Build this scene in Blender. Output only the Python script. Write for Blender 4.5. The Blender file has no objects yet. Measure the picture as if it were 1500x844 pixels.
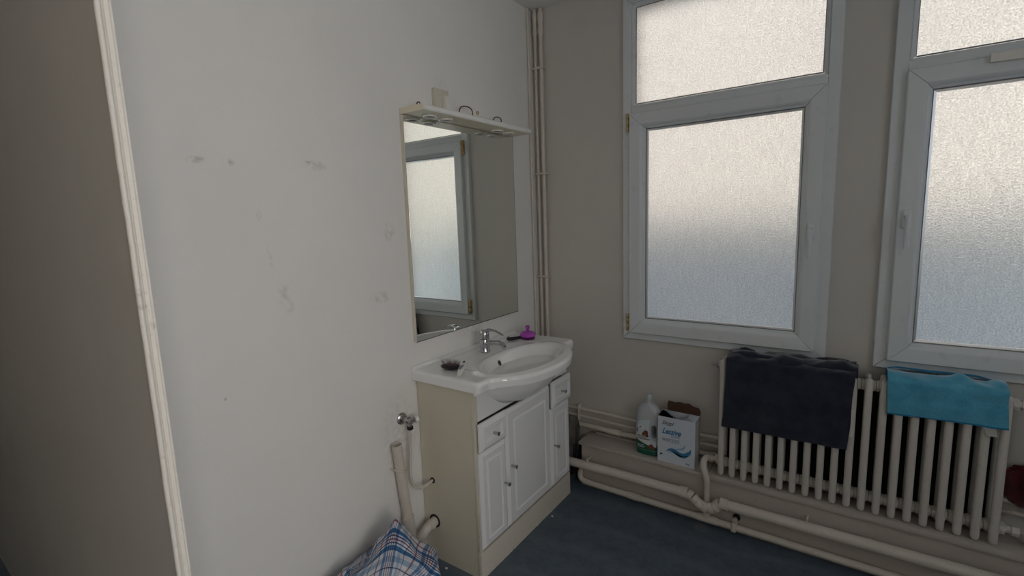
import bpy, bmesh, math, random
from mathutils import Vector, Matrix, noise
S = bpy.context.scene
C = S.collection
PI = math.pi
random.seed(4)

# ---------------------------------------------------------------- camera
cam_d = bpy.data.cameras.new('camera')
cam_d.sensor_fit = 'HORIZONTAL'; cam_d.sensor_width = 36.0
cam_d.lens = 709.56 / 1500 * 36.0
cam_d.clip_start = 0.02; cam_d.clip_end = 200
cam = bpy.data.objects.new('camera', cam_d); C.objects.link(cam)
_r = Vector((0.82026237, 0.57096801, -0.03413465))
_u = Vector((-0.05266385, 0.13481212, 0.98947067))
_f = Vector((-0.56955787, 0.8098279, -0.14065068))
cam.matrix_world = Matrix(((_r.x, _u.x, -_f.x, 1.540686), (_r.y, _u.y, -_f.y, -2.4845205),
                           (_r.z, _u.z, -_f.z, 1.518531), (0, 0, 0, 1)))
S.camera = cam

# ---------------------------------------------------------------- sky, sun, exposure
w = bpy.data.worlds.new('sky'); S.world = w; w.use_nodes = True
nt = w.node_tree; nt.nodes.clear()
wo = nt.nodes.new('ShaderNodeOutputWorld'); bg = nt.nodes.new('ShaderNodeBackground')
sky = nt.nodes.new('ShaderNodeTexSky'); sky.sky_type = 'HOSEK_WILKIE'
sky.turbidity = 2.6; sky.ground_albedo = 0.4
sky.sun_direction = Vector((0.30, -0.75, 0.60)).normalized()
hs = nt.nodes.new('ShaderNodeHueSaturation'); hs.inputs['Saturation'].default_value = 0.8
nt.links.new(sky.outputs[0], hs.inputs['Color']); nt.links.new(hs.outputs[0], bg.inputs[0]); nt.links.new(bg.outputs[0], wo.inputs[0])
bg.inputs[1].default_value = 4.9
sd = bpy.data.lights.new('sun', 'SUN'); sd.energy = 4.7; sd.angle = math.radians(1.0); sd.color = (1.0, 0.90, 0.80)
so = bpy.data.objects.new('sun', sd); C.objects.link(so)
so.rotation_euler = Vector((0.30, -0.75, 0.60)).to_track_quat('Z', 'Y').to_euler()
def area(name, loc, look, sx, sy, watts, col):
    a = bpy.data.lights.new(name, 'AREA'); a.shape = 'RECTANGLE'; a.size = sx; a.size_y = sy; a.energy = watts; a.color = col
    o = bpy.data.objects.new(name, a); C.objects.link(o); o.location = loc
    o.rotation_euler = (Vector(look) - Vector(loc)).to_track_quat('-Z', 'Y').to_euler(); return o
# added fill lights out of frame, brightening the room and the hall side
area('side_fill_light', (3.44, -1.75, 1.75), (0, -1.45, 1.6), 1.3, 1.4, 12.5, (.86, .93, 1.0))
area('hall_fill_light', (3.44, -2.95, 1.6), (0, -2.95, 1.6), 1.0, 1.4, 22, (1.0, .95, .9))
S.view_settings.view_transform = 'Standard'; S.view_settings.look = 'None'
S.view_settings.gamma = 1.0; S.view_settings.use_curve_mapping = False
S.view_settings.exposure = 0.35
S.cycles.max_bounces = 14; S.cycles.diffuse_bounces = 10; S.cycles.glossy_bounces = 6
S.cycles.transmission_bounces = 10; S.cycles.caustics_refractive = True; S.cycles.caustics_reflective = True
S.cycles.sample_clamp_indirect = 8.0
S.cycles.use_denoising = True

# ---------------------------------------------------------------- helpers
def off_of(o):
    v = Vector((0, 0, 0))
    while o is not None:
        v += o.location; o = o.parent
    return v
def sharpen(bm, ang=38):
    for e in bm.edges:
        if len(e.link_faces) == 2 and e.calc_face_angle(0) > math.radians(ang): e.smooth = False
        else: e.smooth = True
    for f in bm.faces: f.smooth = True
def obj(name, bm, mat, parent=None, label=None, kind=None, norm=True, ang=38, loc=None):
    """one mesh object; verts are given in world coordinates"""
    if norm: bmesh.ops.recalc_face_normals(bm, faces=bm.faces)
    sharpen(bm, ang)
    o = off_of(parent) if parent else Vector(loc or (0, 0, 0))
    if o.length: bmesh.ops.translate(bm, verts=bm.verts, vec=-o)
    me = bpy.data.meshes.new(name); bm.to_mesh(me); bm.free()
    for m in (mat if isinstance(mat, (list, tuple)) else [mat]): me.materials.append(m)
    ob = bpy.data.objects.new(name, me); C.objects.link(ob)
    if parent: ob.parent = parent
    elif loc: ob.location = loc
    if label: ob['label'] = label
    if kind: ob['kind'] = kind
    return ob
def thing(name, label, cat, loc, group=None):
    o = bpy.data.objects.new(name, None); C.objects.link(o)
    o.location = loc; o.empty_display_size = .05; o['label'] = label; o['category'] = cat
    if group: o['group'] = group
    return o
def setting(name, loc=(0, 0, 0)):
    o = bpy.data.objects.new(name, None); C.objects.link(o); o.location = loc
    o.empty_display_size = .05; o['kind'] = 'structure'; return o
def B(): return bmesh.new()
def box(bm, x0, x1, y0, y1, z0, z1, bev=0, seg=2):
    vs = [bm.verts.new((x, y, z)) for x in (x0, x1) for y in (y0, y1) for z in (z0, z1)]
    fs = [bm.faces.new([vs[i] for i in q]) for q in ((0, 1, 3, 2), (4, 6, 7, 5), (0, 4, 5, 1), (2, 3, 7, 6), (0, 2, 6, 4), (1, 5, 7, 3))]
    if bev:
        es = list({e for f in fs for e in f.edges})
        bmesh.ops.bevel(bm, geom=es, offset=bev, segments=seg, profile=.5, affect='EDGES')
    return bm
def frame_of(t):
    t = t.normalized(); a = Vector((0, 0, 1)) if abs(t.z) < .9 else Vector((1, 0, 0))
    u = t.cross(a).normalized(); return u, t.cross(u).normalized()
def smooth_path(pts, n=6):
    P = [Vector(p) for p in pts]
    if len(P) < 3 or n < 2: return P
    Q = [P[0] * 2 - P[1]] + P + [P[-1] * 2 - P[-2]]; out = []
    for i in range(1, len(Q) - 2):
        a, b, c, d = Q[i - 1:i + 3]
        for k in range(n):
            t = k / n
            out.append(.5 * ((2 * b) + (c - a) * t + (2 * a - 5 * b + 4 * c - d) * t * t + (3 * b - a - 3 * c + d) * t ** 3))
    out.append(P[-1]); return out
def tube(bm, pts, r, seg=12, n=1, cap=True, sq=1.0):
    P = smooth_path(pts, n); m = len(P)
    R = r if isinstance(r, (list, tuple)) else [r] * m
    if len(R) != m: R = [R[min(len(R) - 1, int(i * len(R) / m))] for i in range(m)]
    T = [(P[min(i + 1, m - 1)] - P[max(i - 1, 0)]).normalized() for i in range(m)]
    u, v = frame_of(T[0]); rings = []
    for i in range(m):
        if i:
            ax = T[i - 1].cross(T[i])
            if ax.length > 1e-6:
                M = Matrix.Rotation(T[i - 1].angle(T[i]), 3, ax.normalized()); u = M @ u; v = M @ v
        rings.append([bm.verts.new(P[i] + u * (math.cos(2 * PI * k / seg) * R[i]) + v * (math.sin(2 * PI * k / seg) * R[i] * sq)) for k in range(seg)])
    for a, b in zip(rings, rings[1:]):
        for k in range(seg): bm.faces.new((a[k], a[(k + 1) % seg], b[(k + 1) % seg], b[k]))
    if cap: bm.faces.new(rings[0][::-1]); bm.faces.new(rings[-1])
    return bm
def lathe(bm, prof, origin, axis=(0, 0, 1), seg=24, sx=1.0, sy=1.0):
    """prof: (radius, height) along axis"""
    ax = Vector(axis).normalized(); u, v = frame_of(ax); o = Vector(origin); rings = []
    for r, h in prof:
        if r < 1e-6: rings.append([bm.verts.new(o + ax * h)])
        else: rings.append([bm.verts.new(o + ax * h + u * (sx * r * math.cos(2 * PI * k / seg)) + v * (sy * r * math.sin(2 * PI * k / seg))) for k in range(seg)])
    for a, b in zip(rings, rings[1:]):
        for k in range(seg):
            if len(a) == 1 and len(b) == 1: continue
            if len(a) == 1: bm.faces.new((a[0], b[k], b[(k + 1) % seg]))
            elif len(b) == 1: bm.faces.new((a[k], a[(k + 1) % seg], b[0]))
            else: bm.faces.new((a[k], a[(k + 1) % seg], b[(k + 1) % seg], b[k]))
    if len(rings[0]) > 1: bm.faces.new(rings[0][::-1])
    if len(rings[-1]) > 1: bm.faces.new(rings[-1])
    return bm
def grid(bm, nu, nv, fn, uv=None):
    lay = bm.loops.layers.uv.verify() if uv else None
    V = [[bm.verts.new(fn(i / nu, j / nv)) for j in range(nv + 1)] for i in range(nu + 1)]
    for i in range(nu):
        for j in range(nv):
            f = bm.faces.new((V[i][j], V[i + 1][j], V[i + 1][j + 1], V[i][j + 1]))
            if lay:
                for l, (a, b) in zip(f.loops, ((i, j), (i + 1, j), (i + 1, j + 1), (i, j + 1))): l[lay].uv = uv(a / nu, b / nv)
    return V
def sstep(a, b, x):
    t = min(1, max(0, (x - a) / (b - a))); return t * t * (3 - 2 * t)

# ---------------------------------------------------------------- materials
def newmat(name):
    m = bpy.data.materials.new(name); m.use_nodes = True; n = m.node_tree.nodes
    return m, n, m.node_tree.links, n['Principled BSDF']
def coords(n, l, scale=(1, 1, 1)):
    g = n.new('ShaderNodeNewGeometry'); mp = n.new('ShaderNodeMapping'); mp.inputs['Scale'].default_value = scale
    l.new(g.outputs['Position'], mp.inputs[0]); return mp.outputs[0]
def mat(name, col, rough=.5, metal=0, spots=0.0, spot_scale=6, col2=None, bump=0.0, bump_scale=60, coat=0, spec=.5, stretch=(1, 1, 1), dirt=0.0, dirt_scale=30, dirt_col=(.12, .09, .06)):
    m, n, l, p = newmat(name)
    p.inputs['Base Color'].default_value = (*col, 1); p.inputs['Roughness'].default_value = rough
    p.inputs['Metallic'].default_value = metal; p.inputs['Coat Weight'].default_value = coat
    p.inputs['Specular IOR Level'].default_value = spec
    co = coords(n, l, stretch); src = None
    if spots:
        t = n.new('ShaderNodeTexNoise'); t.inputs['Scale'].default_value = spot_scale; t.inputs['Detail'].default_value = 6; t.inputs['Roughness'].default_value = .65
        l.new(co, t.inputs['Vector'])
        r = n.new('ShaderNodeMapRange'); r.inputs[1].default_value = .3; r.inputs[2].default_value = .7
        l.new(t.outputs[0], r.inputs[0])
        mx = n.new('ShaderNodeMix'); mx.data_type = 'RGBA'
        c2 = col2 or tuple(c * (1 - spots) for c in col)
        mx.inputs[6].default_value = (*col, 1); mx.inputs[7].default_value = (*c2, 1)
        l.new(r.outputs[0], mx.inputs[0]); src = mx.outputs[2]; l.new(src, p.inputs['Base Color'])
    if dirt:
        t = n.new('ShaderNodeTexNoise'); t.inputs['Scale'].default_value = dirt_scale; t.inputs['Detail'].default_value = 8
        l.new(co, t.inputs['Vector'])
        r = n.new('ShaderNodeMapRange'); r.inputs[1].default_value = .62; r.inputs[2].default_value = .72; r.inputs[4].default_value = dirt
        l.new(t.outputs[0], r.inputs[0])
        mx = n.new('ShaderNodeMix'); mx.data_type = 'RGBA'; mx.inputs[7].default_value = (*dirt_col, 1)
        if src: l.new(src, mx.inputs[6])
        else: mx.inputs[6].default_value = (*col, 1)
        l.new(r.outputs[0], mx.inputs[0]); l.new(mx.outputs[2], p.inputs['Base Color'])
    if bump:
        t = n.new('ShaderNodeTexNoise'); t.inputs['Scale'].default_value = bump_scale; t.inputs['Detail'].default_value = 4
        l.new(co, t.inputs['Vector'])
        b = n.new('ShaderNodeBump'); b.inputs['Strength'].default_value = bump; b.inputs['Distance'].default_value = .004
        l.new(t.outputs[0], b.inputs['Height']); l.new(b.outputs[0], p.inputs['Normal'])
    return m
def wall_marked(name, col, marks):
    """painted plaster with a few scuffs: (y, z, half width, half height, strength)"""
    m = mat(name, col, .62, spots=.05, spot_scale=2.2, bump=.25, bump_scale=25)
    n, l = m.node_tree.nodes, m.node_tree.links; p = n['Principled BSDF']
    base = p.inputs['Base Color'].links[0].from_socket
    g = n.new('ShaderNodeNewGeometry'); sp = n.new('ShaderNodeSeparateXYZ')
    wn = n.new('ShaderNodeTexNoise'); wn.inputs['Scale'].default_value = 45; wn.inputs['Detail'].default_value = 5
    l.new(g.outputs['Position'], wn.inputs['Vector']); l.new(g.outputs['Position'], sp.inputs[0])
    def M(op, a, b=None, c=None):
        q = n.new('ShaderNodeMath'); q.operation = op
        for i, v in enumerate((a, b, c)):
            if v is None: continue
            if isinstance(v, (int, float)): q.inputs[i].default_value = v
            else: l.new(v, q.inputs[i])
        return q.outputs[0]
    acc = None
    for (y, z, a, b, s) in marks:
        dy = M('DIVIDE', M('SUBTRACT', sp.outputs[1], y), a); dz = M('DIVIDE', M('SUBTRACT', sp.outputs[2], z), b)
        d = M('ADD', M('MULTIPLY', dy, dy), M('MULTIPLY', dz, dz))
        k = M('MULTIPLY', M('MAXIMUM', M('SUBTRACT', 1.0, d), 0.0), s)
        acc = k if acc is None else M('MAXIMUM', acc, k)
    r = n.new('ShaderNodeMapRange'); r.inputs[1].default_value = .42; r.inputs[2].default_value = .6
    l.new(wn.outputs[0], r.inputs[0])
    fac = M('MULTIPLY', M('MULTIPLY', acc, .55), r.outputs[0])
    mx = n.new('ShaderNodeMix'); mx.data_type = 'RGBA'; mx.inputs[7].default_value = (.2, .17, .15, 1)
    l.new(base, mx.inputs[6]); l.new(fac, mx.inputs[0]); l.new(mx.outputs[2], p.inputs['Base Color'])
    return m

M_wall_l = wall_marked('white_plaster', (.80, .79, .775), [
    (-1.828, 1.717, .035, .012, .7), (-1.736, 1.718, .012, .016, .8), (-1.455, 1.725, .05, .02, .6), (-1.48, 1.735, .03, .006, .8),
    (-1.671, 1.559, .010, .02, .6), (-1.646, 1.412, .008, .025, .7), (-1.652, 1.45, .006, .02, .6), (-1.615, 1.295, .03, .04, .45), (-1.60, 1.25, .02, .03, .35),
    (-1.212, 1.227, .06, .03, .45), (-1.147, 1.484, .035, .045, .45), (-1.833, 1.005, .006, .006, .8),
    (-.80, 2.12, .07, .05, .15), (-1.16, .62, .12, .2, .3), (-.66, .98, .1, .05, .3)])
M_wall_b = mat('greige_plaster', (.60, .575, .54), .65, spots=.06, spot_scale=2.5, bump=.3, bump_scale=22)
M_wall_f = mat('beige_gloss_paint', (.58, .55, .505), .5, spots=.07, spot_scale=4, bump=.25, bump_scale=14)
M_trimf = mat('ragged_cream_trim_paint', (.74, .71, .665), .5, bump=.5, bump_scale=70, dirt=.25, dirt_scale=50)
M_ceil = mat('white_ceiling_paint', (.78, .77, .75), .7, bump=.15, bump_scale=25)
M_ledge = mat('beige_ledge_paint', (.50, .455, .41), .5, spots=.08, spot_scale=8, bump=.25, bump_scale=40, dirt=.2, dirt_scale=60)
M_pipe = mat('cream_pipe_paint', (.66, .61, .545), .42, spots=.08, spot_scale=12, bump=.2, bump_scale=60, dirt=.22, dirt_scale=60)
M_pvc = mat('grey_plastic_pipe', (.60, .55, .49), .4, spots=.05, dirt=.2)
M_frame = mat('white_upvc', (.70, .74, .765), .32, spots=.04, spot_scale=5, dirt=.15, dirt_scale=18, dirt_col=(.3, .3, .28))
M_gasket = mat('rubber_gasket', (.20, .21, .23), .5)
M_alu = mat('spacer_aluminium', (.75, .78, .82), .3, metal=.9)
M_brass = mat('brass_hinge', (.55, .38, .16), .38, metal=.75, spots=.2, spot_scale=60)
M_ceramic = mat('white_glazed_ceramic', (.84, .845, .85), .09, coat=.3)
M_carcass = mat('cream_laminate', (.64, .60, .495), .45, spots=.04, spot_scale=6)
M_front = mat('white_foil_front', (.79, .80, .81), .3)
M_plinth = mat('chipped_cream_plinth', (.62, .585, .51), .5, dirt=.2, dirt_scale=60)
M_chrome = mat('chrome', (.56, .57, .60), .16, metal=1)
M_dullchrome = mat('dull_chrome', (.45, .44, .44), .28, metal=1)
M_dark = mat('black_void', (.012, .012, .014), .7)
M_black = mat('black_plastic', (.014, .012, .016), .4)
M_purple = mat('purple_plastic', (.42, .07, .46), .3)
M_purpled = mat('dark_purple_bristle', (.16, .02, .15), .5)
M_white = mat('white_plastic', (.75, .74, .71), .3)
M_shelf = mat('cream_lacquer', (.80, .78, .71), .35)
M_board = mat('beige_board_edge', (.68, .63, .54), .5)
M_brownwire = mat('brown_wire', (.12, .05, .03), .5)
M_rad = mat('radiator_enamel', (.64, .605, .56), .38, spots=.06, spot_scale=14, bump=.25, bump_scale=90, dirt=.22, dirt_scale=70)
M_mirror, _n, _l, _p = newmat('mirror_silver')
_p.inputs['Base Color'].default_value = (.84, .86, .83, 1); _p.inputs['Metallic'].default_value = 1; _p.inputs['Roughness'].default_value = .015
M_out = mat('exterior_render', (.80, .765, .71), .9, spots=.06, spot_scale=.7)
M_ground = mat('courtyard_paving', (.42, .42, .44), .9, spots=.1, spot_scale=1)
M_brick = mat('red_brick_reveal', (.55, .26, .19), .85, spots=.25, spot_scale=30)

def cloth_mat(name, col, col2, sc=420, st=.6, bands=None, sheen=.5):
    m, n, l, p = newmat(name); p.inputs['Roughness'].default_value = .95; p.inputs['Sheen Weight'].default_value = sheen
    p.inputs['Specular IOR Level'].default_value = .1
    co = coords(n, l)
    t = n.new('ShaderNodeTexNoise'); t.inputs['Scale'].default_value = sc; t.inputs['Detail'].default_value = 3; l.new(co, t.inputs['Vector'])
    t2 = n.new('ShaderNodeTexNoise'); t2.inputs['Scale'].default_value = 14; t2.inputs['Detail'].default_value = 4; l.new(co, t2.inputs['Vector'])
    ad = n.new('ShaderNodeMath'); ad.operation = 'MULTIPLY'; l.new(t.outputs[0], ad.inputs[0]); l.new(t2.outputs[0], ad.inputs[1])
    r = n.new('ShaderNodeMapRange'); r.inputs[1].default_value = .15; r.inputs[2].default_value = .36; l.new(ad.outputs[0], r.inputs[0])
    mx = n.new('ShaderNodeMix'); mx.data_type = 'RGBA'; mx.inputs[6].default_value = (*col, 1); mx.inputs[7].default_value = (*col2, 1)
    l.new(r.outputs[0], mx.inputs[0]); l.new(mx.outputs[2], p.inputs['Base Color'])
    b = n.new('ShaderNodeBump'); b.inputs['Strength'].default_value = st; b.inputs['Distance'].default_value = .003
    l.new(t.outputs[0], b.inputs['Height']); l.new(b.outputs[0], p.inputs['Normal'])
    return m
M_navy = cloth_mat('navy_terry', (.012, .015, .028), (.03, .035, .055))
M_navyband = cloth_mat('navy_woven_band', (.02, .022, .036), (.034, .036, .05), st=.2)
M_teal = cloth_mat('turquoise_microfibre', (.06, .30, .45), (.11, .42, .60), sc=300, st=.35, sheen=.7)
M_tealhem = cloth_mat('turquoise_hem', (.012, .16, .30), (.02, .2, .36), sc=300, st=.2)
M_greycloth = cloth_mat('grey_cloth', (.20, .185, .17), (.34, .31, .28))
M_redcloth = cloth_mat('dark_red_cloth', (.075, .010, .014), (.14, .02, .026))

def floor_mat():
    m, n, l, p = newmat('blue_grey_vinyl'); co = coords(n, l); p.inputs['Roughness'].default_value = .42
    t = n.new('ShaderNodeTexNoise'); t.inputs['Scale'].default_value = 16; t.inputs['Detail'].default_value = 10; t.inputs['Roughness'].default_value = .8; l.new(co, t.inputs['Vector'])
    cr = n.new('ShaderNodeValToRGB'); e = cr.color_ramp.elements
    e[0].position = .34; e[0].color = (.058, .082, .112, 1); e[1].position = .68; e[1].color = (.115, .152, .195, 1)
    l.new(t.outputs[0], cr.inputs[0])
    # pale swept scuffs
    t2 = n.new('ShaderNodeTexWave'); t2.wave_type = 'RINGS'; t2.inputs['Scale'].default_value = 1.6; t2.inputs['Distortion'].default_value = 5; t2.inputs['Detail'].default_value = 3; t2.inputs['Detail Scale'].default_value = 1.2
    l.new(co, t2.inputs['Vector'])
    r = n.new('ShaderNodeMapRange'); r.inputs[1].default_value = .72; r.inputs[2].default_value = 1; r.inputs[4].default_value = .16; l.new(t2.outputs[1], r.inputs[0])
    mx = n.new('ShaderNodeMix'); mx.data_type = 'RGBA'; mx.inputs[7].default_value = (.22, .26, .30, 1)
    l.new(r.outputs[0], mx.inputs[0]); l.new(cr.outputs[0], mx.inputs[6])
    # a paler worn ring beside the pipe tee
    g = n.new('ShaderNodeNewGeometry'); vm = n.new('ShaderNodeVectorMath'); vm.operation = 'DISTANCE'; vm.inputs[1].default_value = (1.014, -.205, 0)
    l.new(g.outputs['Position'], vm.inputs[0])
    r2 = n.new('ShaderNodeMapRange'); r2.inputs[1].default_value = .045; r2.inputs[2].default_value = .02; r2.inputs[4].default_value = .3; l.new(vm.outputs['Value'], r2.inputs[0])
    m2 = n.new('ShaderNodeMix'); m2.data_type = 'RGBA'; m2.inputs[7].default_value = (.30, .27, .25, 1)
    l.new(r2.outputs[0], m2.inputs[0]); l.new(mx.outputs[2], m2.inputs[6]); l.new(m2.outputs[2], p.inputs['Base Color'])
    t3 = n.new('ShaderNodeTexNoise'); t3.inputs['Scale'].default_value = 55; l.new(co, t3.inputs['Vector'])
    b = n.new('ShaderNodeBump'); b.inputs['Strength'].default_value = .25; b.inputs['Distance'].default_value = .004; l.new(t3.outputs[0], b.inputs['Height']); l.new(b.outputs[0], p.inputs['Normal'])
    return m
M_floor = floor_mat()

def pane_mat(name, rough, tint, streak=1.0):
    m, n, l, p = newmat(name); n.remove(p); out = n['Material Output']
    co = coords(n, l)
    t = n.new('ShaderNodeTexNoise'); t.inputs['Scale'].default_value = 165; t.inputs['Detail'].default_value = 2.5; t.inputs['Roughness'].default_value = .6; l.new(co, t.inputs['Vector'])
    mp = coords(n, l, (1, 1, .22))
    t2 = n.new('ShaderNodeTexNoise'); t2.inputs['Scale'].default_value = 100; t2.inputs['Detail'].default_value = 2; l.new(mp, t2.inputs['Vector'])
    ad = n.new('ShaderNodeMath'); ad.operation = 'MULTIPLY_ADD'; ad.inputs[1].default_value = .5 * streak; l.new(t2.outputs[0], ad.inputs[0]); l.new(t.outputs[0], ad.inputs[2])
    b = n.new('ShaderNodeBump'); b.inputs['Strength'].default_value = .9; b.inputs['Distance'].default_value = .0022; l.new(ad.outputs[0], b.inputs['Height'])
    rf = n.new('ShaderNodeBsdfRefraction'); rf.inputs['Roughness'].default_value = rough; rf.inputs['IOR'].default_value = 1.35; rf.inputs['Color'].default_value = (*tint, 1)
    l.new(b.outputs[0], rf.inputs['Normal'])
    r = n.new('ShaderNodeMapRange'); r.inputs[1].default_value = .46; r.inputs[2].default_value = .78; r.inputs[3].default_value = .69; r.inputs[4].default_value = 1.0; l.new(ad.outputs[0], r.inputs[0])
    cc = n.new('ShaderNodeMix'); cc.data_type = 'RGBA'; cc.blend_type = 'MULTIPLY'; cc.inputs[0].default_value = 1; cc.inputs[6].default_value = (*tint, 1); l.new(r.outputs[0], cc.inputs[7])
    tr = n.new('ShaderNodeBsdfTranslucent'); l.new(cc.outputs[2], tr.inputs['Color'])
    l.new(cc.outputs[2], rf.inputs['Color'])
    mx = n.new('ShaderNodeMixShader'); mx.inputs[0].default_value = .15; l.new(rf.outputs[0], mx.inputs[1]); l.new(tr.outputs[0], mx.inputs[2])
    gl = n.new('ShaderNodeBsdfGlossy'); gl.inputs['Roughness'].default_value = .45; gl.inputs['Color'].default_value = (.8, .8, .8, 1)
    m2 = n.new('ShaderNodeMixShader'); m2.inputs[0].default_value = .05; l.new(mx.outputs[0], m2.inputs[1]); l.new(gl.outputs[0], m2.inputs[2])
    l.new(m2.outputs[0], out.inputs[0])
    return m
M_pane = pane_mat('frosted_glass', .32, (.97, .97, .97), .35)

def plaid_mat():
    m, n, l, p = newmat('woven_plaid_plastic'); p.inputs['Roughness'].default_value = .42
    uv = n.new('ShaderNodeUVMap'); sp = n.new('ShaderNodeSeparateXYZ'); l.new(uv.outputs[0], sp.inputs[0])
    def stripes(sock, k, ph):
        a = n.new('ShaderNodeMath'); a.operation = 'MULTIPLY_ADD'; a.inputs[1].default_value = k; a.inputs[2].default_value = ph; l.new(sock, a.inputs[0])
        f = n.new('ShaderNodeMath'); f.operation = 'FRACT'; l.new(a.outputs[0], f.inputs[0])
        cr = n.new('ShaderNodeValToRGB'); cr.color_ramp.interpolation = 'CONSTANT'; e = cr.color_ramp.elements
        W = (.70, .72, .76, 1); BL = (.04, .17, .36, 1); RD = (.30, .06, .09, 1); NV = (.07, .08, .2, 1); LB = (.36, .48, .64, 1)
        seq = [(0, W), (.13, RD), (.165, W), (.28, BL), (.36, W), (.39, NV), (.415, W), (.45, RD), (.475, W), (.51, NV), (.535, W), (.565, BL), (.65, W), (.74, LB), (.84, W), (.93, NV), (.95, W)]
        e[0].position = 0; e[0].color = W; e[1].position = seq[1][0]; e[1].color = seq[1][1]
        for q, c in seq[2:]:
            x = e.new(q); x.color = c
        l.new(f.outputs[0], cr.inputs[0]); return cr.outputs[0]
    A = stripes(sp.outputs[0], 7.2, .1); Bc = stripes(sp.outputs[1], 7.2, .45)
    mx = n.new('ShaderNodeMix'); mx.data_type = 'RGBA'; mx.blend_type = 'MULTIPLY'; mx.inputs[0].default_value = .85; l.new(A, mx.inputs[6]); l.new(Bc, mx.inputs[7])
    l.new(mx.outputs[2], p.inputs['Base Color'])
    co = coords(n, l); t = n.new('ShaderNodeTexNoise'); t.inputs['Scale'].default_value = 130; l.new(co, t.inputs['Vector'])
    b = n.new('ShaderNodeBump'); b.inputs['Strength'].default_value = .4; b.inputs['Distance'].default_value = .003; l.new(t.outputs[0], b.inputs['Height']); l.new(b.outputs[0], p.inputs['Normal'])
    return m
M_plaid = plaid_mat()

# ---------------------------------------------------------------- room shell
H = 2.667; XR = 3.45; YF = -2.182; XE = .55; YH = -3.7; XH = -4.0
def st(name, boxes, m):
    bm = B()
    for b in boxes: box(bm, *b)
    return obj(name, bm, m, kind='structure')
st('floor', [(XH, XR, YH, 0.0, -.08, 0)], M_floor)
st('ceiling', [(XH - .2, XR + .2, YH - .2, .3, H, H + .2)], M_ceil)
st('wall_left', [(-.15, 0, YF + .019, 0, 0, H)], M_wall_l)
W1 = (.541, 1.474, .854, 2.60); W2 = (1.640, 2.573, .854, 2.60)
W3 = (2.70, 3.35, .854, 2.60)
g = .012
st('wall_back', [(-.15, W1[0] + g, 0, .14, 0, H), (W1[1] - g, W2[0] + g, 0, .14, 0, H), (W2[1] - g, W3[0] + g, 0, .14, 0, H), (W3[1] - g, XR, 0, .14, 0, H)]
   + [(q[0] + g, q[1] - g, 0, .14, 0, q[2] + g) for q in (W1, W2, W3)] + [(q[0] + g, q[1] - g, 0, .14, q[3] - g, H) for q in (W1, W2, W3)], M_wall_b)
st('wall_right', [(XR, XR + .15, YH, .14, 0, H)], M_wall_l)
st('wall_front', [(XH, XE - .006, YF + .002, YF + .019, 0, H), (2.45, XR, YF, YF + .1, 0, H), (XE - .006, 2.45, YF + .002, YF + .019, 2.42, H)], M_wall_f)
st('wall_rear', [(XH, XR, YH - .15, YH, 0, H)], M_wall_f)
st('wall_side', [(XH - .15, XH, YH, YF + .028, 0, H)], M_wall_f)
# ragged painted edge bead on the free end of the partition
bm = B()
def trimprof(z):
    j = .0012 * noise.noise(Vector((3, 0, z * 9))) + .0006 * noise.noise(Vector((1, 5, z * 40)))
    pr = []
    for k in range(9):
        a = PI * 1.15 * k / 8 - PI * .15
        pr.append((.113 + .007 * math.sin(a), YF + .005 - .0065 * math.cos(a) + j))
    pr += [(.1135, YF + .0135 + j), (.118, YF + .016), (.119, YF + .024 + j * .5), (.122, YF + .026), (.122, YF + .0295), (.117, YF + .031), (.112, YF + .031)]
    return [(XE - .008 + (x - .112) * .8, YF + (y - YF) * .68) for x, y in pr]
nz = 240; rows = []
for i in range(nz + 1):
    z = H * i / nz; rows.append([bm.verts.new((x, y, z)) for x, y in trimprof(z)])
for a, b in zip(rows, rows[1:]):
    for k in range(len(a)): bm.faces.new((a[k], a[(k + 1) % len(a)], b[(k + 1) % len(a)], b[k]))
bm.faces.new(rows[0]); bm.faces.new(rows[-1][::-1])
obj('trim_1', bm, M_trimf, kind='structure')

# masonry outside: outer leaf with brick window reveals, storey and sun-blocking roof above, courtyard and house opposite
st('wall_outer', [(XH - .2, W1[0] - .05, .14, .30, -3, 2.9), (W1[1] + .03, W2[0] - .05, .14, .30, -3, 2.9), (W2[1] + .03, W3[0] - .05, .14, .30, -3, 2.9), (W3[1] + .03, XR + .2, .14, .30, -3, 2.9)]
   + [(q[0] - .05, q[1] + .03, .14, .30, -3, q[2] - .02) for q in (W1, W2, W3)] + [(q[0] - .05, q[1] + .03, .14, .30, q[3] + .02, 2.9) for q in (W1, W2, W3)], M_out)
st('trim_5', [(q[0] - .051, q[0] - .035, .139, .301, q[2] - .02, q[3] + .02) for q in (W1, W2, W3)] + [(q[1] + .015, q[1] + .031, .139, .301, q[2] - .02, q[3] + .02) for q in (W1, W2, W3)], M_brick)
st('roof_sun_block', [(XH - 2.2, XR + 3, YH - .3, .3, H + .2, 4.3)], M_out)  # unseen mass, its height set to shade the foot of the opposite wall
st('courtyard_ground', [(-14, 16, .3, 14, -3.2, -3)], M_ground)
st('wall_opposite', [(-6, 9, 3.9, 4.3, -3, 6.2)], M_out)
st('trim_6', [(-6, 9, 3.84, 3.9, -3, .95)], mat('blue_grey_tint_band', (.62, .69, .75), .9, spots=.08, spot_scale=1))  # unseen band added to turn the lower panes blue-grey

# ledge along the back wall
bm = B(); LX0 = .345
box(bm, LX0, XR, -.152, 0, 0, .245); obj('trim_2', bm, M_ledge, kind='structure')
bm = B(); box(bm, LX0 - .012, 1.027, -.168, 0, .243, .262, .004); box(bm, LX0 + .03, 1.03, -.03, -.001, .260, .272, .004)
obj('trim_3', bm, M_ledge, kind='structure')
bm = B(); box(bm, 1.029, XR, -.166, 0, .236, .262, .003); obj('trim_4', bm, M_ledge, kind='structure')

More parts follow.
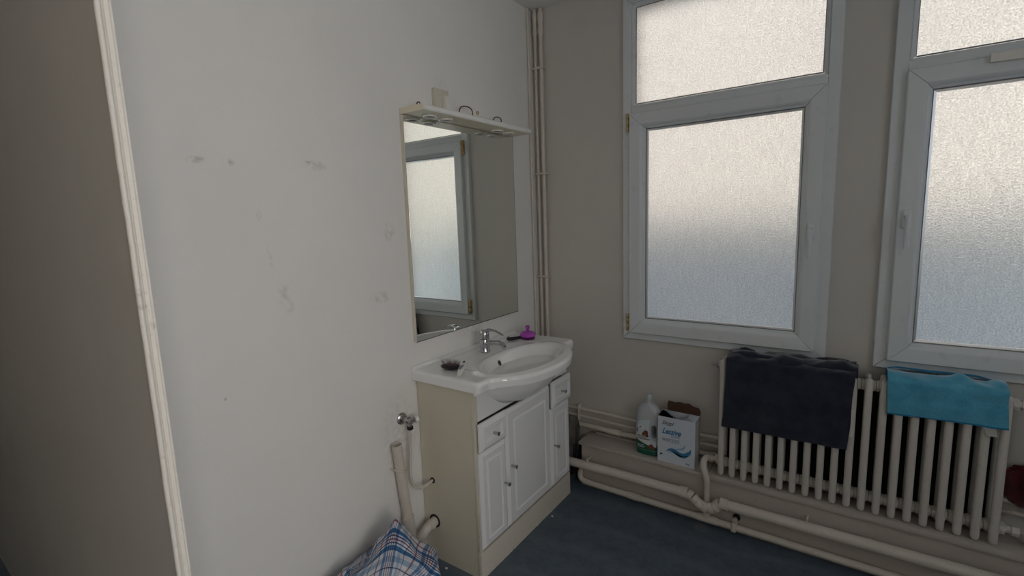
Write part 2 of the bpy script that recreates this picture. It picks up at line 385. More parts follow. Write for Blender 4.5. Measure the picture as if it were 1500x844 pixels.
# ---------------------------------------------------------------- windows
def member(bm, rect, k, prof, gap=.0010):
    """mitred rail k (0 left,1 right,2 bottom,3 top) of a frame around rect, prof = [(inset, y)]"""
    x0, x1, z0, z1 = rect
    def P(d, y, end):
        X0, X1, Z0, Z1 = x0 + d, x1 - d, z0 + d, z1 - d
        if k == 0: return (X0, y, Z1 - gap if end else Z0 + gap)
        if k == 1: return (X1, y, Z1 - gap if end else Z0 + gap)
        if k == 2: return (X1 - gap if end else X0 + gap, y, Z0)
        return (X1 - gap if end else X0 + gap, y, Z1)
    a = [bm.verts.new(P(d, y, 0)) for d, y in prof]; b = [bm.verts.new(P(d, y, 1)) for d, y in prof]
    for i in range(len(a)):
        j = (i + 1) % len(a); bm.faces.new((a[i], a[j], b[j], b[i]))
    bm.faces.new(a[::-1]); bm.faces.new(b)
SASH = [(.0, -.004), (.0, -.040), (.004, -.045), (.054, -.045), (.058, -.0435), (.066, -.036), (.070, -.024), (.078, -.020), (.080, -.012), (.080, .03), (.01, .03)]
CASE = [(.0, .0), (.0, -.016), (.003, -.021), (.044, -.021), (.046, -.016), (.046, .05), (.013, .05), (.013, .0)]
def window(num, W, sash, hinge_left, closer=False):
    root = setting('window_%d' % num, ((W[0] + W[1]) / 2, 0, W[2]))
    for k in range(4):
        bm = B(); member(bm, W, k, CASE); obj('casing_rail', bm, M_frame, root)
    # transom and its glazing beads
    zt0, zt1 = 2.020, 2.058
    bm = B(); box(bm, W[0] + .046, W[1] - .046, -.020, .05, zt0, zt1, .003); box(bm, W[0] + .05, W[1] - .05, -.016, 0, zt1 - .002, zt1 + .012, .003)
    obj('transom', bm, M_frame, root)
    G = (W[0] + .046, W[1] - .046, zt1, W[3] - .046)
    bead = [(.0, .0), (.0, -.012), (.004, -.015), (.014, -.008), (.018, -.004), (.018, .0)]
    bm = B()
    for k in (0, 1, 3): member(bm, G, k, bead)
    obj('glazing_bead', bm, M_frame, root)
    bm = B(); gk = [(.016, .0), (.016, -.0045), (.021, -.003), (.021, .0)]
    for k in range(4): member(bm, G, k, gk)
    obj('gasket', bm, M_gasket, root)
    bm = B(); box(bm, G[0] + .004, G[1] - .004, .0, .005, G[2] + .004, G[3] - .004); obj('pane', bm, M_pane, root)
    # opening sash
    for k in range(4):
        bm = B(); member(bm, sash, k, SASH); obj('sash_rail', bm, M_frame, root)
    bm = B(); gk = [(.0795, .0), (.0795, -.016), (.0825, -.014), (.0825, .0)]
    for k in range(4): member(bm, sash, k, gk)
    obj('gasket', bm, M_gasket, root)
    bm = B(); gk = [(.0825, .0), (.0825, -.010), (.0905, -.008), (.0905, .0)]
    for k in range(4): member(bm, sash, k, gk)
    obj('glazing_spacer', bm, M_alu, root)
    bm = B(); box(bm, sash[0] + .07, sash[1] - .07, -.006, -.001, sash[2] + .07, sash[3] - .07); obj('pane', bm, M_pane, root)
    # hinges and lever handle
    hx = sash[0] - .010 if hinge_left else sash[1] + .010
    for z in (sash[2] + .055, sash[3] - .042):
        bm = B()
        for a, b_ in ((-.045, -.012), (-.010, .020), (.022, .045)): lathe(bm, [(.006, a), (.0072, a + .002), (.0072, b_ - .002), (.006, b_)], (hx, -.034, z), seg=14)
        box(bm, hx - .007, hx + .006, -.032, -.020, z - .043, z + .043, .001)
        obj('hinge', bm, M_brass, root)
    hx = sash[1] - .034 if hinge_left else sash[0] + .030
    hz = 1.43 if hinge_left else 1.475
    bm = B(); box(bm, hx - .014, hx + .014, -.057, -.044, hz - .045, hz + .03, .005, 3)
    tube(bm, [(hx, -.05, hz), (hx, -.085, hz), (hx, -.094, hz - .02), (hx, -.093, hz - .12)], [.010] * 4 + [.0095] * 4 + [.0095, .009, .009, .009, .0088, .0085, .008], 12, 5, sq=.8)
    obj('handle', bm, M_frame, root, label='white lever handle pointing down')
    if closer:
        bm = B()
        v0 = [(1.905, -.045, 2.003), (1.905, -.060, 2.003), (1.905, -.060, 2.030), (1.905, -.045, 2.036)]
        v1 = [(2.26, -.045, 1.985), (2.26, -.088, 1.99), (2.26, -.088, 2.035), (2.26, -.045, 2.042)]
        a = [bm.verts.new(v) for v in v0]; b = [bm.verts.new(v) for v in v1]
        for i in range(4): bm.faces.new((a[i], a[(i + 1) % 4], b[(i + 1) % 4], b[i]))
        bm.faces.new(a); bm.faces.new(b[::-1])
        obj('trickle_vent', bm, M_shelf, root, label='cream wedge-shaped vent cover on the sash top')
    return root
window(1, W1, (.583, 1.431, .893, 2.026), True)
window(2, W2, (1.683, 2.530, .893, 2.026), False, True)
window(3, W3, (2.743, 3.307, .893, 2.026), True)  # unseen window added to let more daylight into the room

# ---------------------------------------------------------------- mirror and light shelf
t = thing('mirror', 'tall rectangular wall mirror above the washbasin with beige board edge', 'mirror', (0, -.66, 1.005))
bm = B(); box(bm, .001, .0175, -1.052, -.272, 1.005, 1.955); obj('backing_board', bm, M_board, t)
bm = B(); box(bm, .0177, .021, -1.051, -.271, 1.006, 1.955, .0006, 1); obj('mirror_glass', bm, M_mirror, t)
bm = B(); box(bm, .0176, .0205, -.2708, -.2688, 1.004, 1.955); box(bm, .0176, .0205, -1.051, -.2688, 1.003, 1.0058); obj('dark_edge', bm, M_dark, t)
t = thing('light_shelf', 'cream cornice shelf with recessed spotlights fixed over the mirror', 'light', (0, -.66, 1.957))
bm = B()
pr = [(.001, 1.957), (.132, 1.957)] + [(.132 + .008 * math.sin(a * PI / 8), 1.969 - .012 * math.cos(a * PI / 8)) for a in range(1, 8)] + [(.132, 1.981), (.001, 1.981)]
A = [bm.verts.new((x, -1.052, z)) for x, z in pr]; D = [bm.verts.new((x, -.270, z)) for x, z in pr]
for i in range(len(A)): bm.faces.new((A[i], A[(i + 1) % len(A)], D[(i + 1) % len(A)], D[i]))
bm.faces.new(A); bm.faces.new(D[::-1])
bmesh.ops.recalc_face_normals(bm, faces=bm.faces)
for f in bm.faces:
    if f.normal.z < -.9 or abs(f.normal.y) > .9: f.material_index = 1
obj('shelf_board', bm, [mat('white_lacquer', (.82, .82, .80), .3), mat('cream_underside', (.76, .70, .55), .35)], t)
for yy in (-.949, -.851, -.478, -.381):
    bm = B(); lathe(bm, [(.020, 0), (.030, 0), (.032, -.002), (.031, -.007), (.025, -.008), (.020, -.004), (.020, 0)][::-1], (.072, yy, 1.9569), seg=28)
    r = obj('spotlight', bm, M_white, t)
    bm = B(); lathe(bm, [(.0, -.0018), (.0195, -.0018), (.0195, .0)], (.072, yy, 1.9569), seg=24); obj('lens', bm, M_dark, r)
    if yy in (-.851, -.381):
        bm = B(); box(bm, .060, .084, yy - .011, yy + .011, 1.9535, 1.9572, .001); obj('bulb', bm, M_chrome, r)
for pts in ([(.05, -1.0, 1.98), (.05, -.996, 2.004), (.055, -.986, 2.006), (.055, -.98, 1.98)],
            [(.03, -.72, 1.98), (.03, -.70, 2.035), (.04, -.665, 2.044), (.05, -.64, 2.028), (.045, -.632, 1.98)],
            [(.03, -.47, 1.98), (.04, -.455, 2.022), (.045, -.43, 2.030), (.05, -.41, 2.020), (.04, -.40, 1.98)]):
    bm = B(); tube(bm, pts, .0028, 8, 6); obj('wire', bm, M_brownwire, t)
# switch / socket plate
M_sock = mat('yellowed_plastic', (.62, .59, .50), .35)
t = thing('wall_socket', 'cream socket plate with a plug adaptor on the wall over the mirror shelf', 'socket', (0, -.81, 2.055))
bm = B(); box(bm, 0, .020, -.855, -.765, 2.012, 2.098, .003); obj('plate', bm, M_sock, t)
bm = B(); box(bm, .0195, .048, -.812, -.768, 2.0, 2.066, .003); obj('plug', bm, M_white, t)
bm = B(); lathe(bm, [(.009, 0), (.009, .006), (.004, .009), (0, .009)], (0, -.540, 2.040), (1, 0, 0), 14)
o = obj('wall_plug', bm, M_brass, loc=(0, -.54, 2.04)); o['label'] = 'small yellow plug stuck in the wall above the mirror shelf'; o['category'] = 'wall plug'
o.data.materials[0] = mat('yellow_plug', (.45, .40, .22), .6)

# ---------------------------------------------------------------- vanity cabinet
yc0, yc1, xc = -1.053, -.284, .326
t = thing('vanity_cabinet', 'cream and white vanity cabinet with raised panel doors under the washbasin', 'cabinet', (0, -.67, 0))
bm = B()
def holed_side(bm, y0, y1):
    # side panel with two round pipe holes, built as a strip mesh around each hole
    holes = [(.085, .178, .030), (.070, .368, .012)]
    box(bm, .004, xc - .018, y0, y1, 0, .845)
    return holes
holed_side(bm, yc0, yc0 + .018); obj('side_panel', bm, M_carcass, t)
bm = B(); box(bm, .004, xc - .018, yc1 - .018, yc1, 0, .845); obj('side_panel', bm, M_carcass, t)
bm = B(); box(bm, xc - .0175, xc, yc0 - .001, yc0 + .017, 0, .845, .001); obj('edge_strip', bm, M_carcass, t)
bm = B(); box(bm, .02, xc - .02, yc0 + .018, yc1 - .018, .10, .118); box(bm, .004, .010, yc0 + .018, yc1 - .018, .1, .84); obj('carcass_board', bm, M_carcass, t)
bm = B(); nf = 60; cols = []
for i in range(nf + 1):
    y = yc0 + .018 + (yc1 - yc0 - .018) * i / nf; q = 1 - (.062 / .195) ** 2 - ((y + .69) / .293) ** 2
    zt = max(.7035, .850 - .160 * math.sqrt(q) - .004) if q > 0 else .845
    cols.append([bm.verts.new(p) for p in ((xc - .016, y, .703), (xc + .002, y, .703), (xc + .002, y, zt), (xc - .016, y, zt))])
for a, b in zip(cols, cols[1:]):
    for k in range(4): bm.faces.new((a[k], a[(k + 1) % 4], b[(k + 1) % 4], b[k]))
bm.faces.new(cols[0]); bm.faces.new(cols[-1][::-1]); obj('fascia', bm, M_front, t)
bm = B(); box(bm, xc - .014, xc + .005, -1.055, -.268, 0, .124, .0015)
for v in bm.verts:
    if v.co.z < .01 : v.co.z = .001
obj('plinth', bm, M_plinth, t, label='cream plinth board with a chipped lower edge')
bm = B()
for k in range(46):   # swollen, flaked lower edge of the plinth
    y = -1.05 + .78 * random.random(); s_ = random.uniform(.003, .008)
    bmesh.ops.create_icosphere(bm, subdivisions=1, radius=s_, matrix=Matrix.Translation((xc + .003, y, s_ * .8 + random.random() * .004)))
obj('flaked_edge', bm, M_plinth, t, kind='stuff')
def panel(name, y0, y1, z0, z1, x0, levels, parent=t):
    """raised door front: levels = [(inset, dx)]"""
    bm = B(); prev = None
    for d, dx in levels:
        q = [bm.verts.new((x0 + dx, a, b)) for a, b in ((y0 + d, z0 + d), (y1 - d, z0 + d), (y1 - d, z1 - d), (y0 + d, z1 - d))]
        if prev:
            for i in range(4): bm.faces.new((prev[i], prev[(i + 1) % 4], q[(i + 1) % 4], q[i]))
        else: bm.faces.new(q[::-1])
        prev = q
    bm.faces.new(prev)
    return obj(name, bm, M_front, parent, ang=8)
LV = [(0, 0), (0, .008), (.014, .019), (.036, .019), (.039, .0125), (.043, .0125), (.050, .018), (.053, .0185)]
LD = [(0, 0), (0, .008), (.018, .019), (.034, .019), (.036, .0155), (.040, .0155), (.045, .012), (.047, .012)]
LM = [(0, 0), (0, .008), (.014, .019), (.050, .019), (.053, .0125), (.058, .0125), (.066, .018), (.070, .0185)]
def knob(parent, x, y, z):
    bm = B(); lathe(bm, [(.0055, 0), (.0045, .004), (.0042, .012), (.0065, .020), (.0088, .026), (.0088, .028), (.006, .0292), (0, .0295)], (x, y, z), (1, 0, 0), 18)
    obj('knob', bm, M_dullchrome, parent, label='small flared metal knob')
d = panel('drawer', -1.052, -.868, .577, .699, xc + .012, LD); knob(d, xc + .024, -.961, .634)
bm = B(); box(bm, xc - .2, xc + .012, -1.035, -1.030, .60, .68); obj('drawer_side', bm, M_board, d); bm = B(); box(bm, xc - .2, xc + .012, -.885, -.880, .60, .68); obj('drawer_side', bm, M_board, d)
d = panel('door', -1.052, -.871, .141, .568, xc + .002, LV); knob(d, xc + .0205, -.892, .372)
d = panel('door', -.866, -.486, .141, .690, xc + .002, LM); knob(d, xc + .0205, -.836, .428)
d = panel('drawer', -.480, -.284, .568, .702, xc + .016, LD); knob(d, xc + .028, -.385, .634)
bm = B(); box(bm, xc - .2, xc + .016, -.465, -.460, .59, .68); obj('drawer_side', bm, M_board, d); bm = B(); box(bm, xc - .2, xc + .016, -.305, -.300, .59, .68); obj('drawer_side', bm, M_board, d)
d = panel('door', -.481, -.290, .141, .560, xc + .002, LV); knob(d, xc + .0205, -.455, .362)

# ---------------------------------------------------------------- washbasin
wy0, wy1, wc = -1.080, -.278, -.690
t = thing('washbasin', 'white ceramic washbasin top with a bowed front above the vanity cabinet', 'washbasin', (0, wc, .845))
def xfront(y):
    u = (y - wc) / .335
    e = .300 + .222 * math.sqrt(max(0, 1 - u * u)) if abs(u) < 1 else .30
    base = .378
    k = 22.0    # smooth maximum gives the concave shoulders
    return math.log(math.exp(k * 4 * base) + math.exp(k * 4 * e)) / (k * 4)
bx, rx, ry = .335, .128, .252
def ztop(x, y):
    z = .886
    ax_ = rx if x > bx else .132
    q = math.sqrt(((x - bx) / ax_) ** 2 + ((y - wc) / ry) ** 2)
    # recessed deck behind the rim, softly raised rim around the bowl
    z += .006 * math.exp(-((q - 1.13) / .09) ** 2)
    tt = 1 - q ** 2.6; z -= .066 * (tt + math.sqrt(tt * tt + .004)) if q < 1.3 else 0
    # shallow recessed deck zone
    dk = sstep(.275, .262, abs(y - wc)) * sstep(.05, .065, x) * sstep(0, .1, q - 1.1)
    z -= .003 * dk * (1 - sstep(.25, .30, x))
    return z
bm = B(); NU, NV = 150, 84
r_ = .018
def wfn(u, v):
    y = wy0 + (wy1 - wy0) * u; X = xfront(y)
    # along v: top (0..0.84), rounded edge, skirt
    if v <= .86:
        x = .001 + (X - r_ - .001) * (v / .86); z = ztop(x, y)
    elif v <= .96:
        a = (v - .86) / .10 * PI / 2; zt = ztop(X - r_, y); x = X - r_ + r_ * math.sin(a); z = zt - r_ + r_ * math.cos(a)
    else: x = X - .004 * (v - .96) / .04; z = ztop(X - r_, y) - r_ - .026 * (v - .96) / .04
    # rounded outer corners in plan and rolled ends
    for s_, ye in ((1, wy0), (-1, wy1)):
        dd = (y - ye) * s_
        if dd < .014:
            z -= .014 - math.sqrt(max(0, .014 ** 2 - (.014 - dd) ** 2))
    rc = .022
    for s_, ye in ((1, wy0), (-1, wy1)):
        dd = (y - ye) * s_
        if dd < rc and x > .30: x -= (rc - math.sqrt(max(0, rc * rc - (rc - dd) ** 2))) * sstep(.30, .378, x)
    if x < .012: z += .012 * sstep(.012, .006, x) * sstep(0, .004, 1)   # upstand lip at the wall
    return (x, y, z)
def remap(f):
    # denser columns at both ends
    return lambda u, v: f(.5 - .5 * math.cos(PI * u) if True else u, v)
V = grid(bm, NU, NV, remap(wfn))
bot = .842
ends = []
for i in (0, NU):
    col_ = [bm.verts.new((v.co.x, v.co.y, bot)) for v in V[i]]
    for k in range(NV): bm.faces.new((V[i][k], V[i][k + 1], col_[k + 1], col_[k]))
fr = [bm.verts.new((V[i][NV].co.x - .003, V[i][NV].co.y, bot)) for i in range(NU + 1)]
bk = [bm.verts.new((.001, V[i][0].co.y, bot)) for i in range(NU + 1)]
for i in range(NU):
    bm.faces.new((V[i][NV], V[i + 1][NV], fr[i + 1], fr[i])); bm.faces.new((fr[i], fr[i + 1], bk[i + 1], bk[i]))
basin = obj('basin_top', bm, M_ceramic, t, ang=60)
# bowl underside hanging below the top
bm = B()
def bowl(u, v):
    a = 2 * PI * u; q = v
    rr = math.sin(q * PI / 2); zz = -math.cos(q * PI / 2)
    return (.275 + .190 * rr * math.cos(a), wc + .288 * rr * math.sin(a), .850 + .160 * zz)
grid(bm, 64, 20, lambda u, v: bowl(u, 1 - v * .999))
bmesh.ops.remove_doubles(bm, verts=bm.verts, dist=.0005)
obj('bowl', bm, M_ceramic, t, ang=60)
# overflow and waste
bm = B(); lathe(bm, [(.0, .001), (.011, .001), (.0125, .0025), (.0145, .002), (.0155, 0)][::-1], (.2175, -.728, .853), (.90, 0, .42), 20, sx=.85, sy=1.0)
r = obj('overflow_ring', bm, M_chrome, t)
bm = B(); lathe(bm, [(.0, .003), (.0105, .003), (.0105, .0012)][::-1], (.2175, -.728, .853), (.90, 0, .42), 18, sx=.85); obj('overflow_hole', bm, M_dark, r)
bm = B(); lathe(bm, [(.022, 0), (.022, .003), (.016, .005), (0, .006)], (bx, wc, ztop(bx, wc) - .001)); obj('waste', bm, M_chrome, t)
bm = B(); box(bm, .0005, .008, wy0 + .002, wy1 - .01, .884, .897, .002); obj('sealant', bm, M_white, t, label='cream sealant bead along the wall')

# mixer tap
FX, FY, FZ = .105, -.690, .885
t = thing('mixer_tap', 'chrome single-lever mixer tap standing on the washbasin', 'tap', (FX, FY, FZ))
bm = B(); lathe(bm, [(.025, 0), (.026, .003), (.0245, .006), (.024, .03), (.0238, .060), (.0228, .063)], (FX, FY, FZ), seg=28)
obj('tap_body', bm, M_chrome, t)
bm = B(); tube(bm, [(FX + .002, FY, FZ + .036), (FX + .035, FY + .004, FZ + .046), (FX + .075, FY + .01, FZ + .050), (FX + .112, FY + .015, FZ + .040)],
               [.0235, .023, .022, .020, .0185, .017, .0155, .0152, .015, .0148, .0145, .014, .0135, .013, .013, .0125], 18, 5, sq=.8)
lathe(bm, [(.0105, 0), (.0115, .003), (.0115, .013)], (FX + .104, FY + .014, FZ + .024), (.15, 0, 1), 18)
obj('spout', bm, M_chrome, t)
bm = B(); lathe(bm, [(.0205, 0), (.0235, .003), (.0240, .022), (.0225, .034), (.017, .042), (0, .046)], (FX, FY, FZ + .0635), seg=28)
tube(bm, [(FX - .004, FY, FZ + .094), (FX + .02, FY + .003, FZ + .108), (FX + .06, FY + .009, FZ + .106), (FX + .102, FY + .015, FZ + .088)], [.017, .0165, .016, .015, .0145, .014, .013, .012, .011, .0095, .009, .0088, .0085, .008, .0075, .006], 14, 5, sq=.55)
obj('lever', bm, M_chrome, t)

# things on the basin
def on(x, y): return ztop(x, y)
zb = on(.15, -1.0) + .001
t = thing('hairbrush', 'round black hairbrush head lying bristles up on the washbasin', 'hairbrush', (.150, -.985, zb))
bm = B()
def ell(u, v):
    a = 2 * PI * u; r = math.sin(v * PI); h = -math.cos(v * PI)
    X = .050 * r * math.cos(a); Y = .032 * r * math.sin(a); c, s_ = math.cos(.15), math.sin(.15)
    return (.150 + X * c - Y * s_, -.985 + X * s_ + Y * c, zb + .011 + .010 * h)
grid(bm, 32, 14, ell); bmesh.ops.remove_doubles(bm, verts=bm.verts, dist=.0003); obj('brush_head', bm, M_black, t)
bm = B(); k = 0
for i in range(-6, 7):
    for j in range(-4, 5):
        X, Y = i * .0072 + (j % 2) * .0036, j * .0068
        if (X / .045) ** 2 + (Y / .028) ** 2 > 1: continue
        p0 = Vector((.150 + X, -.985 + Y, zb + .019)); tube(bm, [p0, p0 + Vector((X * .18, Y * .18, .019))], [.0007, .0004], 4)
obj('bristles', bm, mat('dark_bristle', (.10, .04, .05), .6), t, kind='stuff')
# slim white and chrome tool on the edge
t = thing('hair_clip_tool', 'slim white and chrome grooming tool lying across the basin edge beside the black hairbrush', 'grooming tool', (.23, -1.0, on(.23, -1.0)))
pa, pb = Vector((.262, -1.066, .898)), Vector((.188, -.938, .908)); dr = (pb - pa).normalized()
bm = B(); tube(bm, [pa, pa + dr * .012, pa + dr * .05, pa + dr * .10, pb - dr * .006, pb], [.005, .0105, .013, .0145, .0135, .006], 16, 1, sq=.65); obj('handle', bm, M_white, t)
bm = B(); m_ = pa.lerp(pb, .5); tube(bm, [m_ - dr * .028 + Vector((.001, -.004, .008)), m_ - dr * .01 + Vector((.001, -.004, .0095)), m_ + dr * .012 + Vector((.001, -.004, .0095)), m_ + dr * .026 + Vector((.001, -.004, .008))], [.004, .0095, .0095, .004], 14, 3, sq=.5); obj('chrome_inlay', bm, M_chrome, t)
bm = B(); tube(bm, [pb - dr * .026 + Vector((0, 0, .0095)), pb - dr * .008 + Vector((0, 0, .009))], .0045, 10, 1, sq=.4); obj('dark_slot', bm, M_dark, t)
# purple scalp brush
px_, py_ = .158, -.388; zs = on(px_, py_) + .001
t = thing('scalp_brush', 'round purple scalp massage brush with a knob handle on the washbasin', 'brush', (px_, py_, zs))
bm = B(); lathe(bm, [(0, .013), (.034, .013), (.0405, .017), (.0425, .023), (.040, .030), (.030, .037), (.018, .041), (.010, .044), (.0075, .049), (.010, .055), (.0125, .062), (.011, .069), (.006, .073), (0, .074)], (px_, py_, zs), seg=32); obj('dome', bm, M_purple, t)
bm = B()
for rr, nn in ((.034, 18), (.022, 12), (.010, 6)):
    for i in range(nn):
        a = 2 * PI * i / nn; lathe(bm, [(.0022, 0), (.0034, .004), (.0034, .014)], (px_ + rr * math.cos(a), py_ + rr * math.sin(a), zs), seg=6)
obj('bristles', bm, M_purpled, t, kind='stuff')
# black comb and clip to its left
zc_ = on(.11, -.44) + .001
t = thing('hair_comb', 'small black comb handle beside the purple scalp brush', 'comb', (.10, -.45, zc_))
bm = B(); tube(bm, [(.092, -.470, zc_ + .008), (.098, -.452, zc_ + .008), (.112, -.42, zc_ + .006), (.13, -.385, zc_ + .006)], [.009, .010, .007, .005], 10, 1, sq=.6); obj('comb_handle', bm, M_black, t)
t = thing('hair_clip', 'black hair clip behind the black comb on the washbasin', 'hair clip', (.075, -.43, zc_))
bm = B(); tube(bm, [(.070, -.450, zc_ + .011), (.085, -.42, zc_ + .008), (.105, -.375, zc_ + .006)], [.0045, .0055, .005], 8, 1, sq=.7)
tube(bm, [(.070, -.455, zc_ + .006), (.07, -.44, zc_ + .013)], .005, 8); obj('clip_arm', bm, M_black, t)

# ---------------------------------------------------------------- pipes left of the cabinet
t = thing('standpipe', 'open-topped grey plastic waste standpipe against the wall left of the cabinet', 'pipe', (.03, -1.19, 0))
bm = B()
P0, P1 = Vector((.032, -1.214, .606)), Vector((.036, -1.172, .14))
seg = 24; ro, ri = .0215, .0185
u_, v_ = frame_of(P1 - P0); rg = []
for p, r in ((P1, ro), (P0, ro), (P0, ri), (P0.lerp(P1, .25), ri)): rg.append([bm.verts.new(p + u_ * r * math.cos(2 * PI * k / seg) + v_ * r * math.sin(2 * PI * k / seg)) for k in range(seg)])
for a, b in zip(rg, rg[1:]):
    for k in range(seg): bm.faces.new((a[k], a[(k + 1) % seg], b[(k + 1) % seg], b[k]))
bm.faces.new(rg[0]); bm.faces.new(rg[-1]); obj('pipe_tube', bm, M_pvc, t)
bm = B(); pm = P0.lerp(P1, .985); tube(bm, [pm - (P1 - P0).normalized() * .12, P1 + Vector((0, 0, 0))], .0255, 20)
tube(bm, [P1 + Vector((0, 0, .01)), P1 + Vector((0, .003, -.05)), P1 + Vector((.003, .02, -.09)), P1 + Vector((.01, .05, -.125))], .0235, 20, 5); obj('elbow', bm, M_pvc, t)
bm = B(); tube(bm, [(.004, -1.232, .498), (.030, -1.231, .498), (.058, -1.215, .494), (.060, -1.195, .488), (.052, -1.182, .484)], .0028, 8, 5); obj('pipe_clip', bm, M_pvc, t)
t = thing('drain_bend', 'grey plastic drain bend entering the cabinet side near the floor', 'pipe', (.06, -1.1, .17))
bm = B(); tube(bm, [(.066, -1.02, .186), (.066, -1.075, .180), (.062, -1.11, .168), (.052, -1.135, .135), (.046, -1.15, .09), (.045, -1.152, .02)], .0215, 20, 6); obj('bend', bm, M_pvc, t)
bm = B(); tube(bm, [(.066, -1.072, .180), (.0655, -1.090, .176)], .0245, 20); tube(bm, [(.055, -1.128, .148), (.0505, -1.14, .124)], .0245, 20); obj('collar', bm, M_pvc, t)
bm = B(); lathe(bm, [(.031, 0), (.031, .0012)], (.066, -1.0535, .184), (0, -1, 0), 24); obj('hole_shadow_ring', bm, M_dark, t, label='dark disc for the shade in the cut-out around the pipe')  # shade of the pipe cut-out put on as a dark disc
t = thing('stop_valve', 'chrome stop valve with a thin white hose curving into the cabinet', 'valve', (.0, -1.14, .68))
bm = B(); lathe(bm, [(.026, 0), (.026, .004), (.020, .010), (.012, .012)], (0, -1.150, .690), (1, 0, 0), 24)
tube(bm, [(.01, -1.150, .690), (.066, -1.150, .690)], .0105, 16)
lathe(bm, [(.016, 0), (.016, .012)], (.032, -1.150, .690), (1, 0, 0), 6); tube(bm, [(.05, -1.15, .69), (.05, -1.15, .665)], .010, 14)
tube(bm, [(.052, -1.15, .69), (.062, -1.118, .690)], .009, 14); obj('valve_body', bm, M_dullchrome, t)
bm = B(); lathe(bm, [(.015, 0), (.018, .004), (.018, .013), (.012, .016), (0, .016)], (.060, -1.130, .690), (.3, 1, 0), 10); obj('valve_knob', bm, M_white, t)
bm = B(); lathe(bm, [(.013, 0), (.014, .004), (.014, .014)], (.05, -1.15, .652), (0, 0, 1), 6); obj('nut', bm, M_dark, t)
bm = B(); tube(bm, [(.05, -1.15, .655), (.047, -1.155, .56), (.042, -1.158, .46), (.042, -1.145, .395), (.052, -1.115, .368), (.062, -1.08, .372), (.068, -1.03, .385)], .0065, 12, 6); obj('hose', bm, M_pvc, t)
bm = B(); lathe(bm, [(.014, 0), (.014, .0012)], (.066, -1.0535, .379), (0, -1, 0), 18); obj('hole_shadow_ring', bm, M_dark, t, label='dark disc for the shade in the cut-out around the hose')  # dark disc again, for the shade around the hose

# ---------------------------------------------------------------- corner and wall pipes
def vpipe(label, x, y, r, z0, sleeve):
    t = thing('vertical_pipe', label, 'pipe', (x, y, z0), 'pipes rising in the corner')
    bm = B(); tube(bm, [(x, y, z0), (x + .001, y, 1.0), (x, y - .001, 1.8), (x, y, H - .002)], r, 14, 4); obj('pipe_tube', bm, M_pipe, t)
    if sleeve:
        bm = B(); lathe(bm, [(r + .001, 0), (r + .005, .006), (r + .005, .035), (r + .003, .045), (r + .003, .075), (r + .006, .08), (r + .006, .11), (r + .002, .12)], (x, y, H - .14), seg=18); obj('sleeve', bm, M_pipe, t)
    return t
p1 = vpipe('right and thickest of three painted corner pipes, against the window wall', .062, -.022, .0115, .40, True)
p2 = vpipe('middle one of three painted corner pipes running up to the ceiling', .028, -.028, .0085, .34, True)
p3 = vpipe('left and thinnest of three painted corner pipes, close to the mirror wall', .0085, -.068, .0075, .02, False)
for z in (2.352, 1.774, 1.175):
    bm = B(); box(bm, .012, .086, -.042, -.036, z - .006, z + .006, .002, 2)
    tube(bm, [(.0785, 0, z), (.0785, -.040, z)], .004, 8); tube(bm, [(.0435, 0, z), (.0435, -.040, z)], .004, 8); obj('pipe_bracket', bm, M_pipe, p1)
for nm, z, y, r, lab, xs in (('a', .392, -.022, .0105, 'uppermost of the three horizontal pipes along the window wall', (.062, 3.4)),
                         ('b', .345, -.018, .0085, 'middle and thinnest horizontal pipe along the window wall', (.028, 3.4)),
                         ('c', .300, -.030, .0145, 'lowest of the three horizontal pipes, the one with a coupling', (.03, 1.06))):
    t = thing('wall_pipe', lab, 'pipe', (xs[0], y, z), 'horizontal pipes on the window wall')
    bm = B(); n_ = 14
    tube(bm, [(xs[0] + (xs[1] - xs[0]) * i / n_, y, z + .0022 * math.sin(i * 1.7)) for i in range(n_ + 1)], r, 14, 3); obj('pipe_tube', bm, M_pipe, t)
    if nm == 'c':
        bm = B()
        for xa, xb, rr in ((.455, .475, .019), (.475, .515, .0175), (.515, .53, .0195)): tube(bm, [(xa, y, z), (xb, y, z)], rr, 20)
        obj('coupling', bm, M_pipe, t)
        bm = B(); tube(bm, [(1.0, y, z), (1.032, -.05, z + .002), (1.04, -.06, z + .01)], .0145, 14, 4); tube(bm, [(1.01, -.035, z), (1.03, -.046, z + .003)], .021, 6)
        obj('union', bm, M_pipe, t)
    if nm == 'a':
        bm = B(); box(bm, .262, .270, -.036, 0, .325, .418, .002); obj('pipe_bracket', bm, M_pipe, t)

# waste pipe with lobster-back jog
t = thing('waste_pipe', 'thick cream waste pipe running along the ledge above the floor with a kinked bend', 'pipe', (.36, -.195, .15))
yw = -.209; rw = .0235
bm = B(); tube(bm, [(.10, yw, .149), (.36, yw, .154), (.6, yw, .158), (.925, yw, .160)], rw, 24, 3); obj('pipe_tube', bm, M_pipe, t)
bm = B(); tube(bm, [(1.125, yw, .158), (1.34, yw, .160), (1.87, yw, .165), (2.6, yw, .171), (3.4, yw, .178)], rw, 24, 3); obj('pipe_tube', bm, M_pipe, t)
bm = B(); tube(bm, [(.912, yw, .160), (.945, yw, .160)], rw + .004, 24); tube(bm, [(.945, yw, .160), (.950, yw, .160)], rw + .0055, 24); obj('coupling', bm, M_pipe, t)
bm = B(); tube(bm, [(1.098, yw, .158), (1.128, yw, .158)], rw + .004, 24); tube(bm, [(1.128, yw, .158), (1.133, yw, .158)], rw + .0055, 24); obj('coupling', bm, M_pipe, t)
bend = [(.948, yw, .160), (.972, yw - .002, .152), (.992, yw - .003, .134), (1.016, yw - .004, .120), (1.045, yw - .004, .117), (1.072, yw - .003, .126), (1.088, yw, .146), (1.100, yw, .158)]
